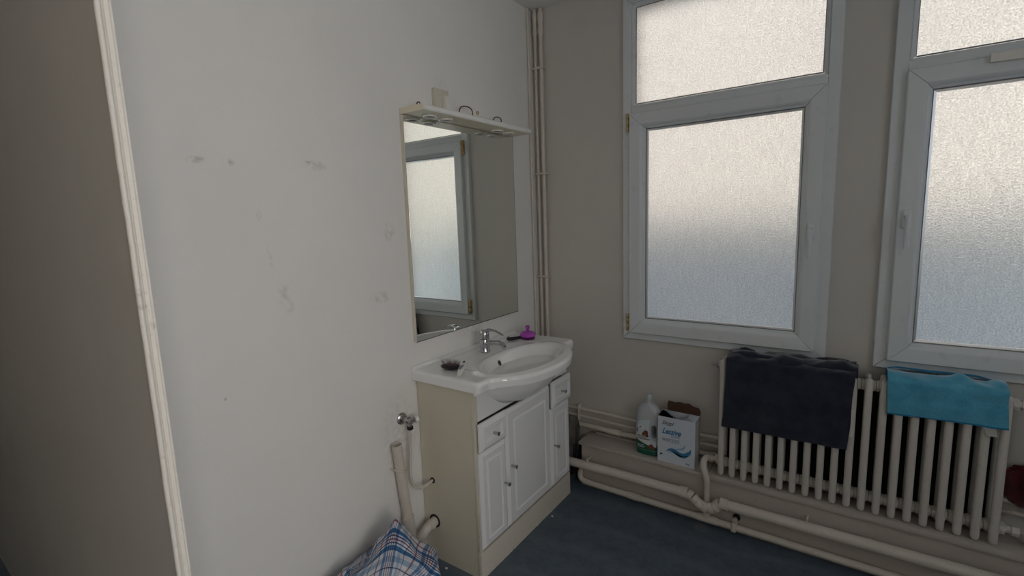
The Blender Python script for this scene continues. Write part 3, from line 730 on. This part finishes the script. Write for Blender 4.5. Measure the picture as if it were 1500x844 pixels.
for a, b in zip(bend, bend[1:]):
    a, b = Vector(a), Vector(b); dd = (b - a).normalized(); bm = B(); tube(bm, [a, a + dd * .003, b - dd * .003, b], [rw, rw + .0016, rw + .0016, rw], 22); obj('bend_segment', bm, M_pipe, t)
for x, z in ((.405, .184), (1.447, .188), (2.2, .191)):
    bm = B(); tube(bm, [(x, -.152, z - .004), (x, yw, z - .004), (x + .003, yw - .010, z - .006)], .004, 8, 3); tube(bm, [(x, yw, z - .008), (x, yw, z + .012)], .0045, 8); obj('hook', bm, M_pipe, t)

# low heating pipe with riser to the radiator valve
t = thing('heating_pipe', 'narrow cream heating pipe lying along the floor with a riser to the radiator', 'pipe', (1.03, -.18, .04))
yl = -.176; rl = .0155
bm = B(); tube(bm, [(.345, -.10, .085), (.338, -.15, .078), (.347, -.174, .060), (.375, yl, .040), (.5, yl, .036), (.8, yl, .036), (1.0, yl, .038), (1.3, yl, .038), (2.0, yl, .036), (2.8, yl, .036), (3.4, yl, .036)], rl, 16, 5); obj('pipe_tube', bm, M_pipe, t)
bm = B(); tube(bm, [(.990, yl, .038), (1.085, yl, .038)], .0195, 18); tube(bm, [(1.030, yl, .03), (1.030, yl, .078)], .018, 18); obj('tee_fitting', bm, M_pipe, t)
bm = B(); tube(bm, [(.63, yl, .036), (.70, yl, .036)], .0185, 18); tube(bm, [(.655, yl, .036), (.675, yl, .036)], .020, 18); obj('coupling', bm, M_pipe, t)
bm = B(); tube(bm, [(1.030, yl, .07), (1.029, -.1685, .12), (1.029, -.170, .17), (1.030, -.183, .235), (1.022, -.182, .275), (1.014, -.180, .300), (1.010, -.166, .322), (1.012, -.138, .330), (1.020, -.10, .320)], .0145, 16, 6); obj('riser', bm, M_pipe, t)
bm = B(); box(bm, 1.144, 1.168, yl - .021, yl + .020, .018, .066, .008, 3); lathe(bm, [(.012, 0), (.012, .03)], (1.156, yl + .006, .066), (0, 1, 0), 16); obj('pipe_bracket', bm, M_pipe, t)
bm = B(); lathe(bm, [(.017, 0), (.017, .003)], (1.162, -.1525, .078), (0, -1, 0), 18); obj('wall_hole', bm, M_dark, t, label='dark hole in the ledge behind the bracket')

# ---------------------------------------------------------------- radiator
RY = -.093; x_first, pitch, nsec = 1.082, .0498, 20
t = thing('radiator', 'old cream cast-iron column radiator standing over the ledge under the windows', 'radiator', (1.55, RY, .262))
bm = B()
def capsule(bm, y, z0, z1, hx, hy):
    prof = [(0, 0), (.35, .03), (.68, .10), (.9, .25), (1, .5)]
    n_ = 14; rings = []
    Ls = [(r, z0 + (q * hy * 2.2)) for r, q in prof] + [(1, z1 - hy * 1.1)] + [(r, z1 - (q * hy * 2.2)) for r, q in prof[::-1]][1:]
    for r, z in Ls:
        if r < .01: rings.append([bm.verts.new((0, y, z))])
        else: rings.append([bm.verts.new((hx * r * math.copysign(abs(math.cos(2 * PI * k / n_)) ** .8, math.cos(2 * PI * k / n_)), y + hy * r * math.copysign(abs(math.sin(2 * PI * k / n_)) ** .8, math.sin(2 * PI * k / n_)), z)) for k in range(n_)])
    for a, b in zip(rings, rings[1:]):
        for k in range(n_):
            if len(a) == 1: bm.faces.new((a[0], b[k], b[(k + 1) % n_]))
            elif len(b) == 1: bm.faces.new((a[k], a[(k + 1) % n_], b[0]))
            else: bm.faces.new((a[k], a[(k + 1) % n_], b[(k + 1) % n_], b[k]))
capsule(bm, -.047, -.262 + .266, .838 - .262, .0135, .0155)
capsule(bm, .030, -.262 + .266, .838 - .262, .0125, .0155)
for zz in (.798 - .262, .318 - .262):
    lathe(bm, [(.019, -.0248), (.0225, -.022), (.0225, .022), (.019, .0248)], (0, -.008, zz), (1, 0, 0), 16)
    box(bm, -.009, .009, -.047, .03, zz - .018, zz + .018, .004, 1)
box(bm, -.006, .006, -.04, .025, .556, .574, .003, 1)
bmesh.ops.recalc_face_normals(bm, faces=bm.faces)
lathe(bm, [(.006, 0), (.0085, .004), (.0085, .010), (.004, .013), (0, .013)], (0, -.012, .568), (0, 0, 1), 10)
sharpen(bm, 45)
me = bpy.data.meshes.new('section'); bm.to_mesh(me); bm.free(); me.materials.append(M_rad)
for i in range(nsec):
    o = bpy.data.objects.new('section', me); C.objects.link(o); o.parent = t; o.location = (x_first + pitch * i - 1.55, 0, 0)
bm = B(); lathe(bm, [(.020, 0), (.020, .008), (.012, .012), (.008, .02)], (x_first - .022, RY - .008, .798), (-1, 0, 0), 8)
tube(bm, [(x_first - .04, RY - .008, .798), (x_first - .062, RY - .008, .796)], .0035, 8); tube(bm, [(x_first - .054, RY - .008, .785), (x_first - .054, RY - .008, .808)], .0028, 8)
obj('bleed_valve', bm, M_dullchrome, t, label='small dull metal bleed valve')
bm = B(); xe = x_first + pitch * 19 + .022
for a, b, r, s_ in ((0, .012, .024, 8), (.012, .02, .016, 14), (.02, .045, .021, 6), (.045, .075, .013, 14)): tube(bm, [(xe + a, RY - .008, .798), (xe + b, RY - .008, .798)], r, s_)
obj('union', bm, M_rad, t); bm = B()
for a, b, r, s_ in ((0, .012, .024, 8), (.012, .03, .015, 14), (.03, .05, .020, 6)): tube(bm, [(xe + a, RY - .008, .318), (xe + b, RY - .008, .318)], r, s_)
obj('union', bm, M_rad, t)
bm = B(); xs_ = x_first - .022
for a, b, r, s_ in ((0, .008, .022, 8), (.008, .02, .014, 14), (.02, .038, .020, 6)): tube(bm, [(xs_ - a, RY - .004, .318), (xs_ - b, RY - .004, .318)], r, s_)
obj('inlet_union', bm, M_pipe, t)
bm = B(); box(bm, 1.072, 2.046, -.044, -.038, .272, .757, .002)  # black panel added to darken the gaps between the columns
o = obj('gap_dark_panel', bm, mat('gap_black', (.012, .012, .013), .9), loc=(1.56, -.041, .272)); o['label'] = 'black panel added behind the radiator for the dark gaps between its columns'; o['category'] = 'panel'
t = thing('return_pipe', 'dark vertical pipe with bend at the right end of the radiator', 'pipe', (xe + .08, RY, .27))
bm = B(); tube(bm, [(xe + .072, RY - .008, .798), (xe + .083, RY - .006, .79), (xe + .085, RY - .005, .76), (xe + .083, RY - .003, .5), (xe + .083, RY, .265)], .0115, 14, 5); obj('pipe_tube', bm, mat('dark_pipe', (.06, .055, .055), .5), t)

# ---------------------------------------------------------------- cloths on the radiator
def drape(name, x0, x1, zbot0, zbot1, ztop_, yb, yf, seed, amp, mats, thick, band=None, back=.12, hang=None, edge_l=0, edge_r=0, nu=90, nv=110):
    """cloth over the radiator top; v runs from back hem over the top to the front hem"""
    bm = B(); yc = (yf + yb) / 2; hy = (yb - yf) / 2
    top_len = PI * hy * .8
    def fn(u, v):
        x = x0 + (x1 - x0) * u
        zb_ = zbot0 + (zbot1 - zbot0) * u + .004 * noise.noise(Vector((x * 14, seed, 0)))
        Lf = ztop_ - .03 - zb_; Lb = back; tot = Lf + Lb + top_len; s_ = v * tot
        N = lambda a, b, c: noise.noise(Vector((x * a + seed, s_ * b, c)))
        if s_ < Lb: y = yb; z = ztop_ - .03 - (Lb - s_); nrm = Vector((0, 1, 0))
        elif s_ < Lb + top_len:
            a = (s_ - Lb) / top_len * PI; y = yc + hy * math.cos(a); z = ztop_ - .03 + .03 * math.sin(a) ** .8; nrm = Vector((0, math.cos(a), math.sin(a)))
        else: y = yf; z = ztop_ - .03 - (s_ - Lb - top_len); nrm = Vector((0, -1, 0))
        tw = math.exp(-((s_ - Lb - top_len * .5) / .07) ** 2)
        dsp = amp * (N(9, 14, 1) * (.35 + 1.2 * tw) + .5 * N(24, 30, 4) * (.25 + tw))
        dsp = max(dsp, -.004)
        p = Vector((x, y, z)) + nrm * (dsp + .004)
        fv = max(0, min(1, (s_ - Lb - top_len) / Lf))
        p.x += edge_l * fv * (1 - u) + edge_r * fv * u + .004 * N(3, 8, 9)
        if hang: p.y -= hang * fv * (.5 + N(5, 2, 7))
        return p
    V_ = grid(bm, nu, nv, fn)
    bmesh.ops.recalc_face_normals(bm, faces=bm.faces)
    if band:
        for f in bm.faces:
            c_ = f.calc_center_median()
            if c_.y < yf + .03 and ztop_ - c_.z > .05:
                u = (c_.x - x0) / (x1 - x0); h = c_.z - (zbot0 + (zbot1 - zbot0) * u)
                for a, b in band:
                    if a < h < b: f.material_index = 1
    # thickness
    r = bmesh.ops.solidify(bm, geom=bm.faces[:], thickness=thick)
    return bm
bm = drape('navy', 1.102, 1.583, .525, .530, .868, -.030, -.166, 3.1, .016, None, .006, band=[(.045, .051), (.058, .062), (.075, .080), (.088, .091)], back=.07, hang=.006, edge_l=-.016, edge_r=-.012)
t = thing('navy_towel', 'dark navy terry towel folded over the left half of the radiator', 'towel', (1.33, -.1, .84))
obj('outer_layer', bm, [M_navy, M_navyband], t, ang=80)
bm = drape('navy2', 1.112, 1.592, .56, .545, .878, -.052, -.146, 8.7, .022, None, .006, back=.07, edge_l=0, edge_r=-.010, nv=80)
obj('inner_layer', bm, [M_navy, M_navyband], t, ang=80)
for pts in ([(1.13, -.075, .872), (1.16, -.07, .882), (1.2, -.06, .874)], [(1.42, -.06, .87), (1.50, -.055, .875), (1.56, -.06, .872), (1.585, -.08, .866)], [(1.25, -.05, .868), (1.35, -.05, .872), (1.44, -.055, .868)]):
    bm = B(); tube(bm, pts, [.006, .010, .013, .012, .013, .011, .010, .008, .006], 10, 4, sq=.7); obj('fold', bm, M_navy, t)
bm = B(); box(bm, 1.574, 1.588, -.1615, -.1600, .585, .705); obj('care_label', bm, M_white, t, label='long white care label at the towel edge')
bm = drape('teal', 1.686, 2.022, .712, .722, .866, -.036, -.164, 5.5, .019, None, .003, band=[(-.02, .006)], back=.07, hang=.004, edge_l=.006, edge_r=.008)
t = thing('turquoise_cloth', 'bright turquoise microfibre cloth hung over the right end of the radiator', 'cloth', (1.85, -.1, .84))
obj('cloth_sheet', bm, [M_teal, M_tealhem], t, ang=80)
bm = B(); tube(bm, [(1.68, -.07, .868), (1.72, -.055, .874), (1.80, -.055, .872), (1.88, -.05, .872), (1.95, -.055, .874), (2.0, -.065, .866)], [.004, .006, .008, .008, .007, .005], 8, 4, sq=.6); obj('fold', bm, M_tealhem, t)
bm = B(); a = [bm.verts.new(p) for p in ((1.965, -.1690, .722), (1.998, -.1700, .724), (2.006, -.172, .690), (1.978, -.172, .690))]; bm.faces.new(a); bmesh.ops.solidify(bm, geom=bm.faces[:], thickness=.0006); obj('care_label', bm, M_white, t, label='small white care label hanging below the hem')
# dark red cloth at the right end, lying on the wall pipes
bm = B()
def redf(u, v):
    a = 2 * PI * u; ph = PI * v; q = 1 + .28 * noise.noise(Vector((math.cos(a) * 1.6, math.sin(a) * 1.6, v * 4))) + .12 * noise.noise(Vector((math.cos(a) * 6, math.sin(a) * 6, v * 12)))
    return (2.15 + .10 * q * math.sin(ph) * math.cos(a), -.034 + .028 * math.sin(ph) * math.sin(a), .49 - .082 * q * math.cos(ph) + .02 * math.cos(a))
grid(bm, 48, 28, redf); bmesh.ops.remove_doubles(bm, verts=bm.verts, dist=.0004)
o = obj('red_cloth', bm, M_redcloth, loc=(2.15, -.034, .405), ang=80); o['label'] = 'crumpled dark red cloth wedged behind the right end of the radiator'; o['category'] = 'cloth'

# ---------------------------------------------------------------- bottle and box on the ledge
ZL = .2625
t = thing('detergent_bottle', 'translucent white detergent bottle with side handle and green liquid on the ledge', 'bottle', (.714, -.092, ZL))
M_bottle, _n, _l, _p = newmat('milky_plastic'); _p.inputs['Base Color'].default_value = (.50, .53, .56, 1); _p.inputs['Roughness'].default_value = .35; _p.inputs['Subsurface Weight'].default_value = .15
M_green = mat('green_detergent', (.006, .10, .075), .3)
M_labelw = mat('label_paper', (.62, .70, .74), .4)
prof = [(0, .058, .034), (.004, .064, .040), (.03, .066, .042), (.10, .066, .042), (.18, .065, .041), (.215, .063, .038), (.24, .058, .035), (.258, .047, .030), (.270, .032, .025), (.278, .0205, .020), (.286, .0185, .0185)]
def bsec(bm, a0, a1, extra=0.0, seg=36):
    zs_ = sorted({a0, a1} | {z for z, _, _ in prof if a0 < z < a1}); rings = []
    for z in zs_:
        for (za, wa, da), (zb2, wb, db) in zip(prof, prof[1:]):
            if za <= z <= zb2: k = (z - za) / (zb2 - za); W_ = wa + (wb - wa) * k + extra; D_ = da + (db - da) * k + extra; break
        e = .72 if z < .262 else 1
        rings.append([bm.verts.new((.714 + W_ * math.copysign(abs(math.cos(q)) ** e, math.cos(q)), -.092 + D_ * math.copysign(abs(math.sin(q)) ** e, math.sin(q)), ZL + z)) for q in (2 * PI * i / seg for i in range(seg))])
    for a, b in zip(rings, rings[1:]):
        for k in range(seg): bm.faces.new((a[k], a[(k + 1) % seg], b[(k + 1) % seg], b[k]))
    bm.faces.new(rings[0][::-1]); bm.faces.new(rings[-1]); return bm
def cut(ob, cutter_bm):
    """boolean difference baked into the mesh, cutter removed"""
    me = bpy.data.meshes.new('c'); bmesh.ops.recalc_face_normals(cutter_bm, faces=cutter_bm.faces); cutter_bm.to_mesh(me); cutter_bm.free()
    co = bpy.data.objects.new('c', me); C.objects.link(co)
    md = ob.modifiers.new('b', 'BOOLEAN'); md.operation = 'DIFFERENCE'; md.object = co; md.solver = 'EXACT'
    bpy.context.view_layer.update()
    dg = bpy.context.evaluated_depsgraph_get(); nm = bpy.data.meshes.new_from_object(ob.evaluated_get(dg))
    ob.modifiers.clear(); old = ob.data; ob.data = nm; bpy.data.meshes.remove(old); bpy.data.objects.remove(co); bpy.data.meshes.remove(me)
def slotc(x, z0, z1, r, y0=-.2, y1=.0):
    bm = B(); pts = [(x + r * math.cos(a), z1 + r * math.sin(a)) for a in [PI * i / 8 for i in range(9)]] + [(x + r * math.cos(a), z0 + r * math.sin(a)) for a in [PI + PI * i / 8 for i in range(9)]]
    A = [bm.verts.new((x_, y0, z_)) for x_, z_ in pts]; D = [bm.verts.new((x_, y1, z_)) for x_, z_ in pts]
    for i in range(len(A)): bm.faces.new((A[i], A[(i + 1) % len(A)], D[(i + 1) % len(A)], D[i]))
    bm.faces.new(A); bm.faces.new(D[::-1]); return bm
bm = bsec(B(), .062, .286); body = obj('bottle_body', bm, M_bottle, t)
cut(body, slotc(.751, ZL + .115, ZL + .158, .0135))
bm = bsec(B(), 0, .062); obj('liquid_base', bm, M_green, t, label='bottle base full of green liquid')
bm = B(); lathe(bm, [(.0175, 0), (.0175, .022), (.0155, .025), (.0150, .040), (.013, .043)], (.714, -.092, ZL + .284), seg=22); obj('bottle_neck', bm, M_bottle, t)
# printed label hugging the front of the bottle (left of the handle)
def onfront(x, z, e=.0008):
    """front surface y at x,z"""
    for (za, wa, da), (zb2, wb, db) in zip(prof, prof[1:]):
        if za <= z - ZL <= zb2: k = (z - ZL - za) / (zb2 - za); W_ = wa + (wb - wa) * k + e; D_ = da + (db - da) * k + e; break
    c_ = max(-.999, min(.999, (x - .714) / W_)); q = math.acos(math.copysign(abs(c_) ** (1 / .72), c_)); return -.092 - D_ * abs(math.sin(q)) ** .72
def patch(outline, m, nm, parent, e=.0008, n=14):
    """flat print: fill the outline polygon (x,z) on the bottle front"""
    bm = B(); zs_ = [p[1] for p in outline]; z0, z1 = min(zs_), max(zs_); rows = []
    for i in range(n + 1):
        z = z0 + (z1 - z0) * (i + .001) / (n + .002); xs = []
        for (xa, za), (xb, zb_) in zip(outline, outline[1:] + outline[:1]):
            if (za <= z < zb_) or (zb_ <= z < za): xs.append(xa + (xb - xa) * (z - za) / (zb_ - za))
        if len(xs) < 2: continue
        a, b = min(xs), max(xs); rows.append([bm.verts.new((a + (b - a) * k / 8, onfront(a + (b - a) * k / 8, ZL + z, e), ZL + z)) for k in range(9)])
    for a, b in zip(rows, rows[1:]):
        for k in range(8): bm.faces.new((a[k], a[k + 1], b[k + 1], b[k]))
    return obj(nm, bm, m, parent, norm=True)
lab = patch([(.655, .030), (.775, .030), (.775, .085), (.745, .088), (.732, .10), (.728, .15), (.732, .2), (.70, .198), (.67, .185), (.656, .165), (.652, .10)], M_labelw, 'front_label', t)
patch([(.655, .031), (.774, .031), (.774, .052), (.72, .060), (.655, .082)], mat('label_green', (.015, .10, .05), .4), 'label_print', lab, .0014)
patch([(.656, .088), (.69, .075), (.73, .066), (.735, .068), (.727, .1), (.727, .115), (.656, .125)], mat('label_white', (.75, .77, .76), .4), 'label_print', lab, .0014)
patch([(.662, .150), (.68, .143), (.70, .146), (.705, .156), (.69, .166), (.67, .164)], mat('label_oval_white', (.8, .8, .82), .4), 'label_print', lab, .0018, 8)
patch([(.673, .152), (.682, .149), (.694, .153), (.682, .158)], mat('label_logo_blue', (.05, .17, .42), .4), 'label_print', lab, .0022, 5)
br = mat('label_brown', (.16, .06, .03), .5)
for cx_, cz_, r_2 in ((.712, .128, .013), (.700, .118, .010), (.718, .112, .009), (.733, .052, .012), (.748, .050, .010), (.741, .062, .008)):
    patch([(cx_ + r_2 * math.cos(2 * PI * i / 9), cz_ + r_2 * math.sin(2 * PI * i / 9)) for i in range(9)], br, 'label_print', lab, .0026, 6)
for cz_, x_a, x_b in ((.107, .665, .72), (.101, .665, .712), (.094, .665, .735), (.089, .668, .728), (.057, .665, .70), (.050, .662, .708), (.044, .664, .70)):
    patch([(x_a, cz_ - .0014), (x_b, cz_ - .0014), (x_b, cz_ + .0010), (x_a, cz_ + .0010)], M_black if cz_ > .08 else M_labelw, 'label_print', lab, .003, 2)
patch([(.659, .118), (.664, .118), (.664, .142), (.659, .142)], br, 'label_print', lab, .0016, 4)

bx0, bx1, by0, by1, bh = .779, .963, -.149, -.060, .242
t = thing('detergent_box', 'open white cardboard box of washing powder on the ledge beside the radiator', 'box', (.871, -.105, ZL))
M_card = mat('white_printed_card', (.66, .72, .80), .45); M_cardin = mat('brown_cardboard', (.16, .085, .06), .8); M_cardside = mat('pale_card_side', (.50, .52, .54), .5)
bm = B(); box(bm, bx0, bx1, by0, by0 + .001, ZL, ZL + bh); obj('front_panel', bm, M_card, t)
bm = B(); box(bm, bx0, bx1, by1 - .001, by1, ZL, ZL + bh); obj('back_panel', bm, M_card, t)
for x in (bx0, bx1 - .001):
    bm = B(); box(bm, x, x + .001, by0 + .001, by1 - .001, ZL, ZL + bh); obj('side_panel', bm, M_cardside, t)
bm = B(); box(bm, bx0 + .001, bx1 - .001, by0 + .001, by1 - .001, ZL, ZL + .17); obj('contents', bm, M_cardin, t)
# torn top: pale remains left and right, dark slot, brown flap standing up at the back
def sheet(pts, m, nm, parent, th=.0012):
    bm = B(); bm.faces.new([bm.verts.new(p) for p in pts]); bmesh.ops.solidify(bm, geom=bm.faces[:], thickness=th); return obj(nm, bm, m, parent)
zt = ZL + bh
sheet([(bx0, by0, zt), (.870, by0, zt), (.862, by0 + .02, zt + .001), (.838, by0 + .035, zt + .001), (.826, by0 + .055, zt + .002), (.81, by1, zt + .002), (bx0, by1, zt)], M_card, 'top_flap', t)
sheet([(.870, by0, zt), (bx1, by0, zt), (bx1, by1, zt), (.915, by1, zt + .002), (.918, by0 + .04, zt + .001), (.895, by0 + .02, zt + .001)], M_card, 'top_flap', t)
fl = [(.800, .0), (.962, .0), (.966, .018), (.955, .036), (.925, .040), (.905, .050), (.88, .046), (.86, .050), (.835, .045), (.80, .048), (.796, .03)]
sheet([(x, by1 + .002 + z * .3, zt + z) for x, z in fl], M_cardin, 'raised_flap', t, .0015)
def text(s_, x, z, size, m, parent, y=by0 - .0006, shear=0, sx=1.0, weight=0.0):
    cu = bpy.data.curves.new('lettering', 'FONT'); cu.body = s_; cu.size = size; cu.shear = shear; cu.extrude = .0002; cu.offset = weight
    cu.materials.append(m); tmp = bpy.data.objects.new('tmp', cu); C.objects.link(tmp); bpy.context.view_layer.update()
    me = bpy.data.meshes.new_from_object(tmp.evaluated_get(bpy.context.evaluated_depsgraph_get())); me.name = 'lettering'; bpy.data.objects.remove(tmp); bpy.data.curves.remove(cu)
    o = bpy.data.objects.new('lettering', me); C.objects.link(o); o.parent = parent; o['kind'] = 'stuff'
    o.location = Vector((x, y, z)) - off_of(parent); o.rotation_euler = (PI / 2, 0, 0); o.scale = (sx, 1, 1); return o
M_inkb = mat('blue_ink', (.045, .22, .42), .5); M_inkg = mat('grey_ink', (.33, .38, .45), .5); M_inkd = mat('dark_ink', (.07, .08, .14), .5); M_inkl = mat('light_blue_ink', (.25, .48, .68), .5)
text('Simpl', .800, ZL + .202, .026, M_inkd, t, shear=.35, weight=.0004); text('lessive', .822, ZL + .197, .008, M_inkd, t)
text('Lessive', .800, ZL + .154, .042, M_inkb, t, shear=.45, sx=.76, weight=.0012); text('poudre', .846, ZL + .142, .014, M_inkb, t, shear=.4)
text('WASPOEDER', .802, ZL + .112, .027, M_inkg, t, sx=.55, weight=.0005); text('3kg', .918, ZL + .012, .014, M_inkd, t, shear=.2)
def ribbon(pts, wd, m, nm):
    bm = B(); P_ = smooth_path([(x, 0, z) for x, z in pts], 5); n_ = len(P_); pr = None
    for i, p in enumerate(P_):
        tt = (P_[min(i + 1, n_ - 1)] - P_[max(i - 1, 0)]).normalized(); nn = Vector((-tt.z, 0, tt.x)); k = wd * math.sin(PI * (i + .3) / (n_ + .6))
        q = [bm.verts.new(Vector((p.x, by0 - .0006, ZL + p.z)) + nn * k), bm.verts.new(Vector((p.x, by0 - .0006, ZL + p.z)) - nn * k)]
        if pr: bm.faces.new((pr[0], pr[1], q[1], q[0]))
        pr = q
    obj(nm, bm, m, t)
ribbon([(.822, .058), (.840, .072), (.862, .072), (.888, .058), (.915, .060), (.938, .080), (.944, .096)], .011, M_inkb, 'wave_print')
ribbon([(.830, .052), (.85, .064), (.875, .056), (.905, .046), (.93, .058), (.948, .078)], .006, M_inkl, 'wave_print')
ribbon([(.86, .078), (.885, .084), (.90, .088), (.912, .10), (.916, .118)], .005, M_inkl, 'wave_print')
ribbon([(.79, .032), (.797, .042), (.806, .040)], .004, M_inkd, 'mark_print')

# ---------------------------------------------------------------- things in the gap right of the cabinet
t = thing('grey_rag', 'grey cloth hanging over the wall pipes between cabinet and ledge', 'cloth', (.25, -.1, .38))
bm = B()
def rag(u, v):
    x = .175 + .125 * u + .012 * math.sin(v * 5) * u; z = .385 - .37 * v + .025 * math.sin(PI * u) * (1 - v) - .02 * u * (1 - v) ** 3 * 2
    y = -.105 + .020 * math.sin(u * 9 + v * 2) + .02 * noise.noise(Vector((u * 4, v * 4, 2)))
    return (x, y, z)
grid(bm, 30, 40, rag); bmesh.ops.solidify(bm, geom=bm.faces[:], thickness=.004); obj('cloth_sheet', bm, M_greycloth, t, ang=80)
t = thing('storage_tub', 'dark plastic tub on the floor in the gap beside the cabinet', 'tub', (.22, -.06, 0))
bm = B(); box(bm, .16, .30, -.09, -.005, 0, .20, .01); obj('tub_body', bm, mat('dark_grey_plastic', (.035, .045, .06), .5), t)

# ---------------------------------------------------------------- plaid bag
t = thing('plaid_bag', 'crumpled blue, white and red plaid woven laundry bag on the floor', 'bag', (.3, -1.45, 0))
bm = B()
def bagf(u, v):
    # u across (towards camera), v along the wall; folded sheet rising to a peak
    a = 2 * PI * u; r = v
    cx_, cy_ = .25, -1.47
    ex = .26 * (1 + .10 * math.sin(3 * a + .4) + .05 * math.sin(7 * a)); ey = .36 * (1 + .07 * math.sin(2 * a + 1) + .05 * math.sin(5 * a + 2))
    if r <= .55:
        q = r / .55; px0, py0 = .165, -1.355
        x = px0 + (cx_ + ex * .8 * math.cos(a) - px0) * q; y = py0 + (cy_ + ey * .8 * math.sin(a) - py0) * q
        z = .405 * (1 - q) ** 1.0 + (.25 - .09 * max(0, math.sin(a))) * q - .03 * math.sin(PI * q)
    else:
        q = (r - .55) / .45; bul = 1 + .22 * math.sin(PI * q)
        x = cx_ + ex * (.8 + .12 * q) * math.cos(a) * bul; y = cy_ + ey * (.8 + .12 * q) * math.sin(a) * bul; z = (.25 - .09 * max(0, math.sin(a))) * (1 - q) + .004
    p = Vector((x, y, z)); wgt = min(1, r * 3) * (1 - .5 * max(0, (r - .8) / .2))
    rid = 1 - abs(noise.noise(Vector((x * 7 + 3, y * 7, z * 6)))) * 2
    p += Vector((math.cos(a), math.sin(a), .6)) * wgt * (.034 * (rid - .6) + .020 * noise.noise(Vector((x * 17, y * 17, z * 17 + 5))))
    p.z = max(.003, p.z)
    p.x = max(.012 + .070 * sstep(-1.30, -1.25, p.y), p.x)
    # keep clear of the cabinet side
    p.y = min(p.y, -1.135 - max(0, p.x - .13) * .85)
    return p
def baguv(u, v):
    a = 2 * PI * u; q = v * .52; c, s_ = math.cos(.85), math.sin(.85); X, Y = q * math.cos(a), q * math.sin(a)
    return (X * c - Y * s_, X * s_ + Y * c)
grid(bm, 110, 70, lambda u, v: bagf(u, max(v, .004)), baguv); bmesh.ops.remove_doubles(bm, verts=bm.verts, dist=.0003)
obj('bag_body', bm, M_plaid, t, ang=50)
# crumbs on the floor
for x, y, s_, lab in ((.356, -.511, .007, 'small pale crumb on the blue floor in front of the cabinet'), (.150, -1.085, .008, 'small pale crumb on the floor between bag and cabinet')):
    bm = B(); bmesh.ops.create_icosphere(bm, subdivisions=1, radius=s_, matrix=Matrix.Translation((x, y, s_ * .4)) @ Matrix.Diagonal((1, .8, .45, 1)))
    o = obj('crumb', bm, M_white, loc=(x, y, 0)); o['label'] = lab; o['category'] = 'crumb'
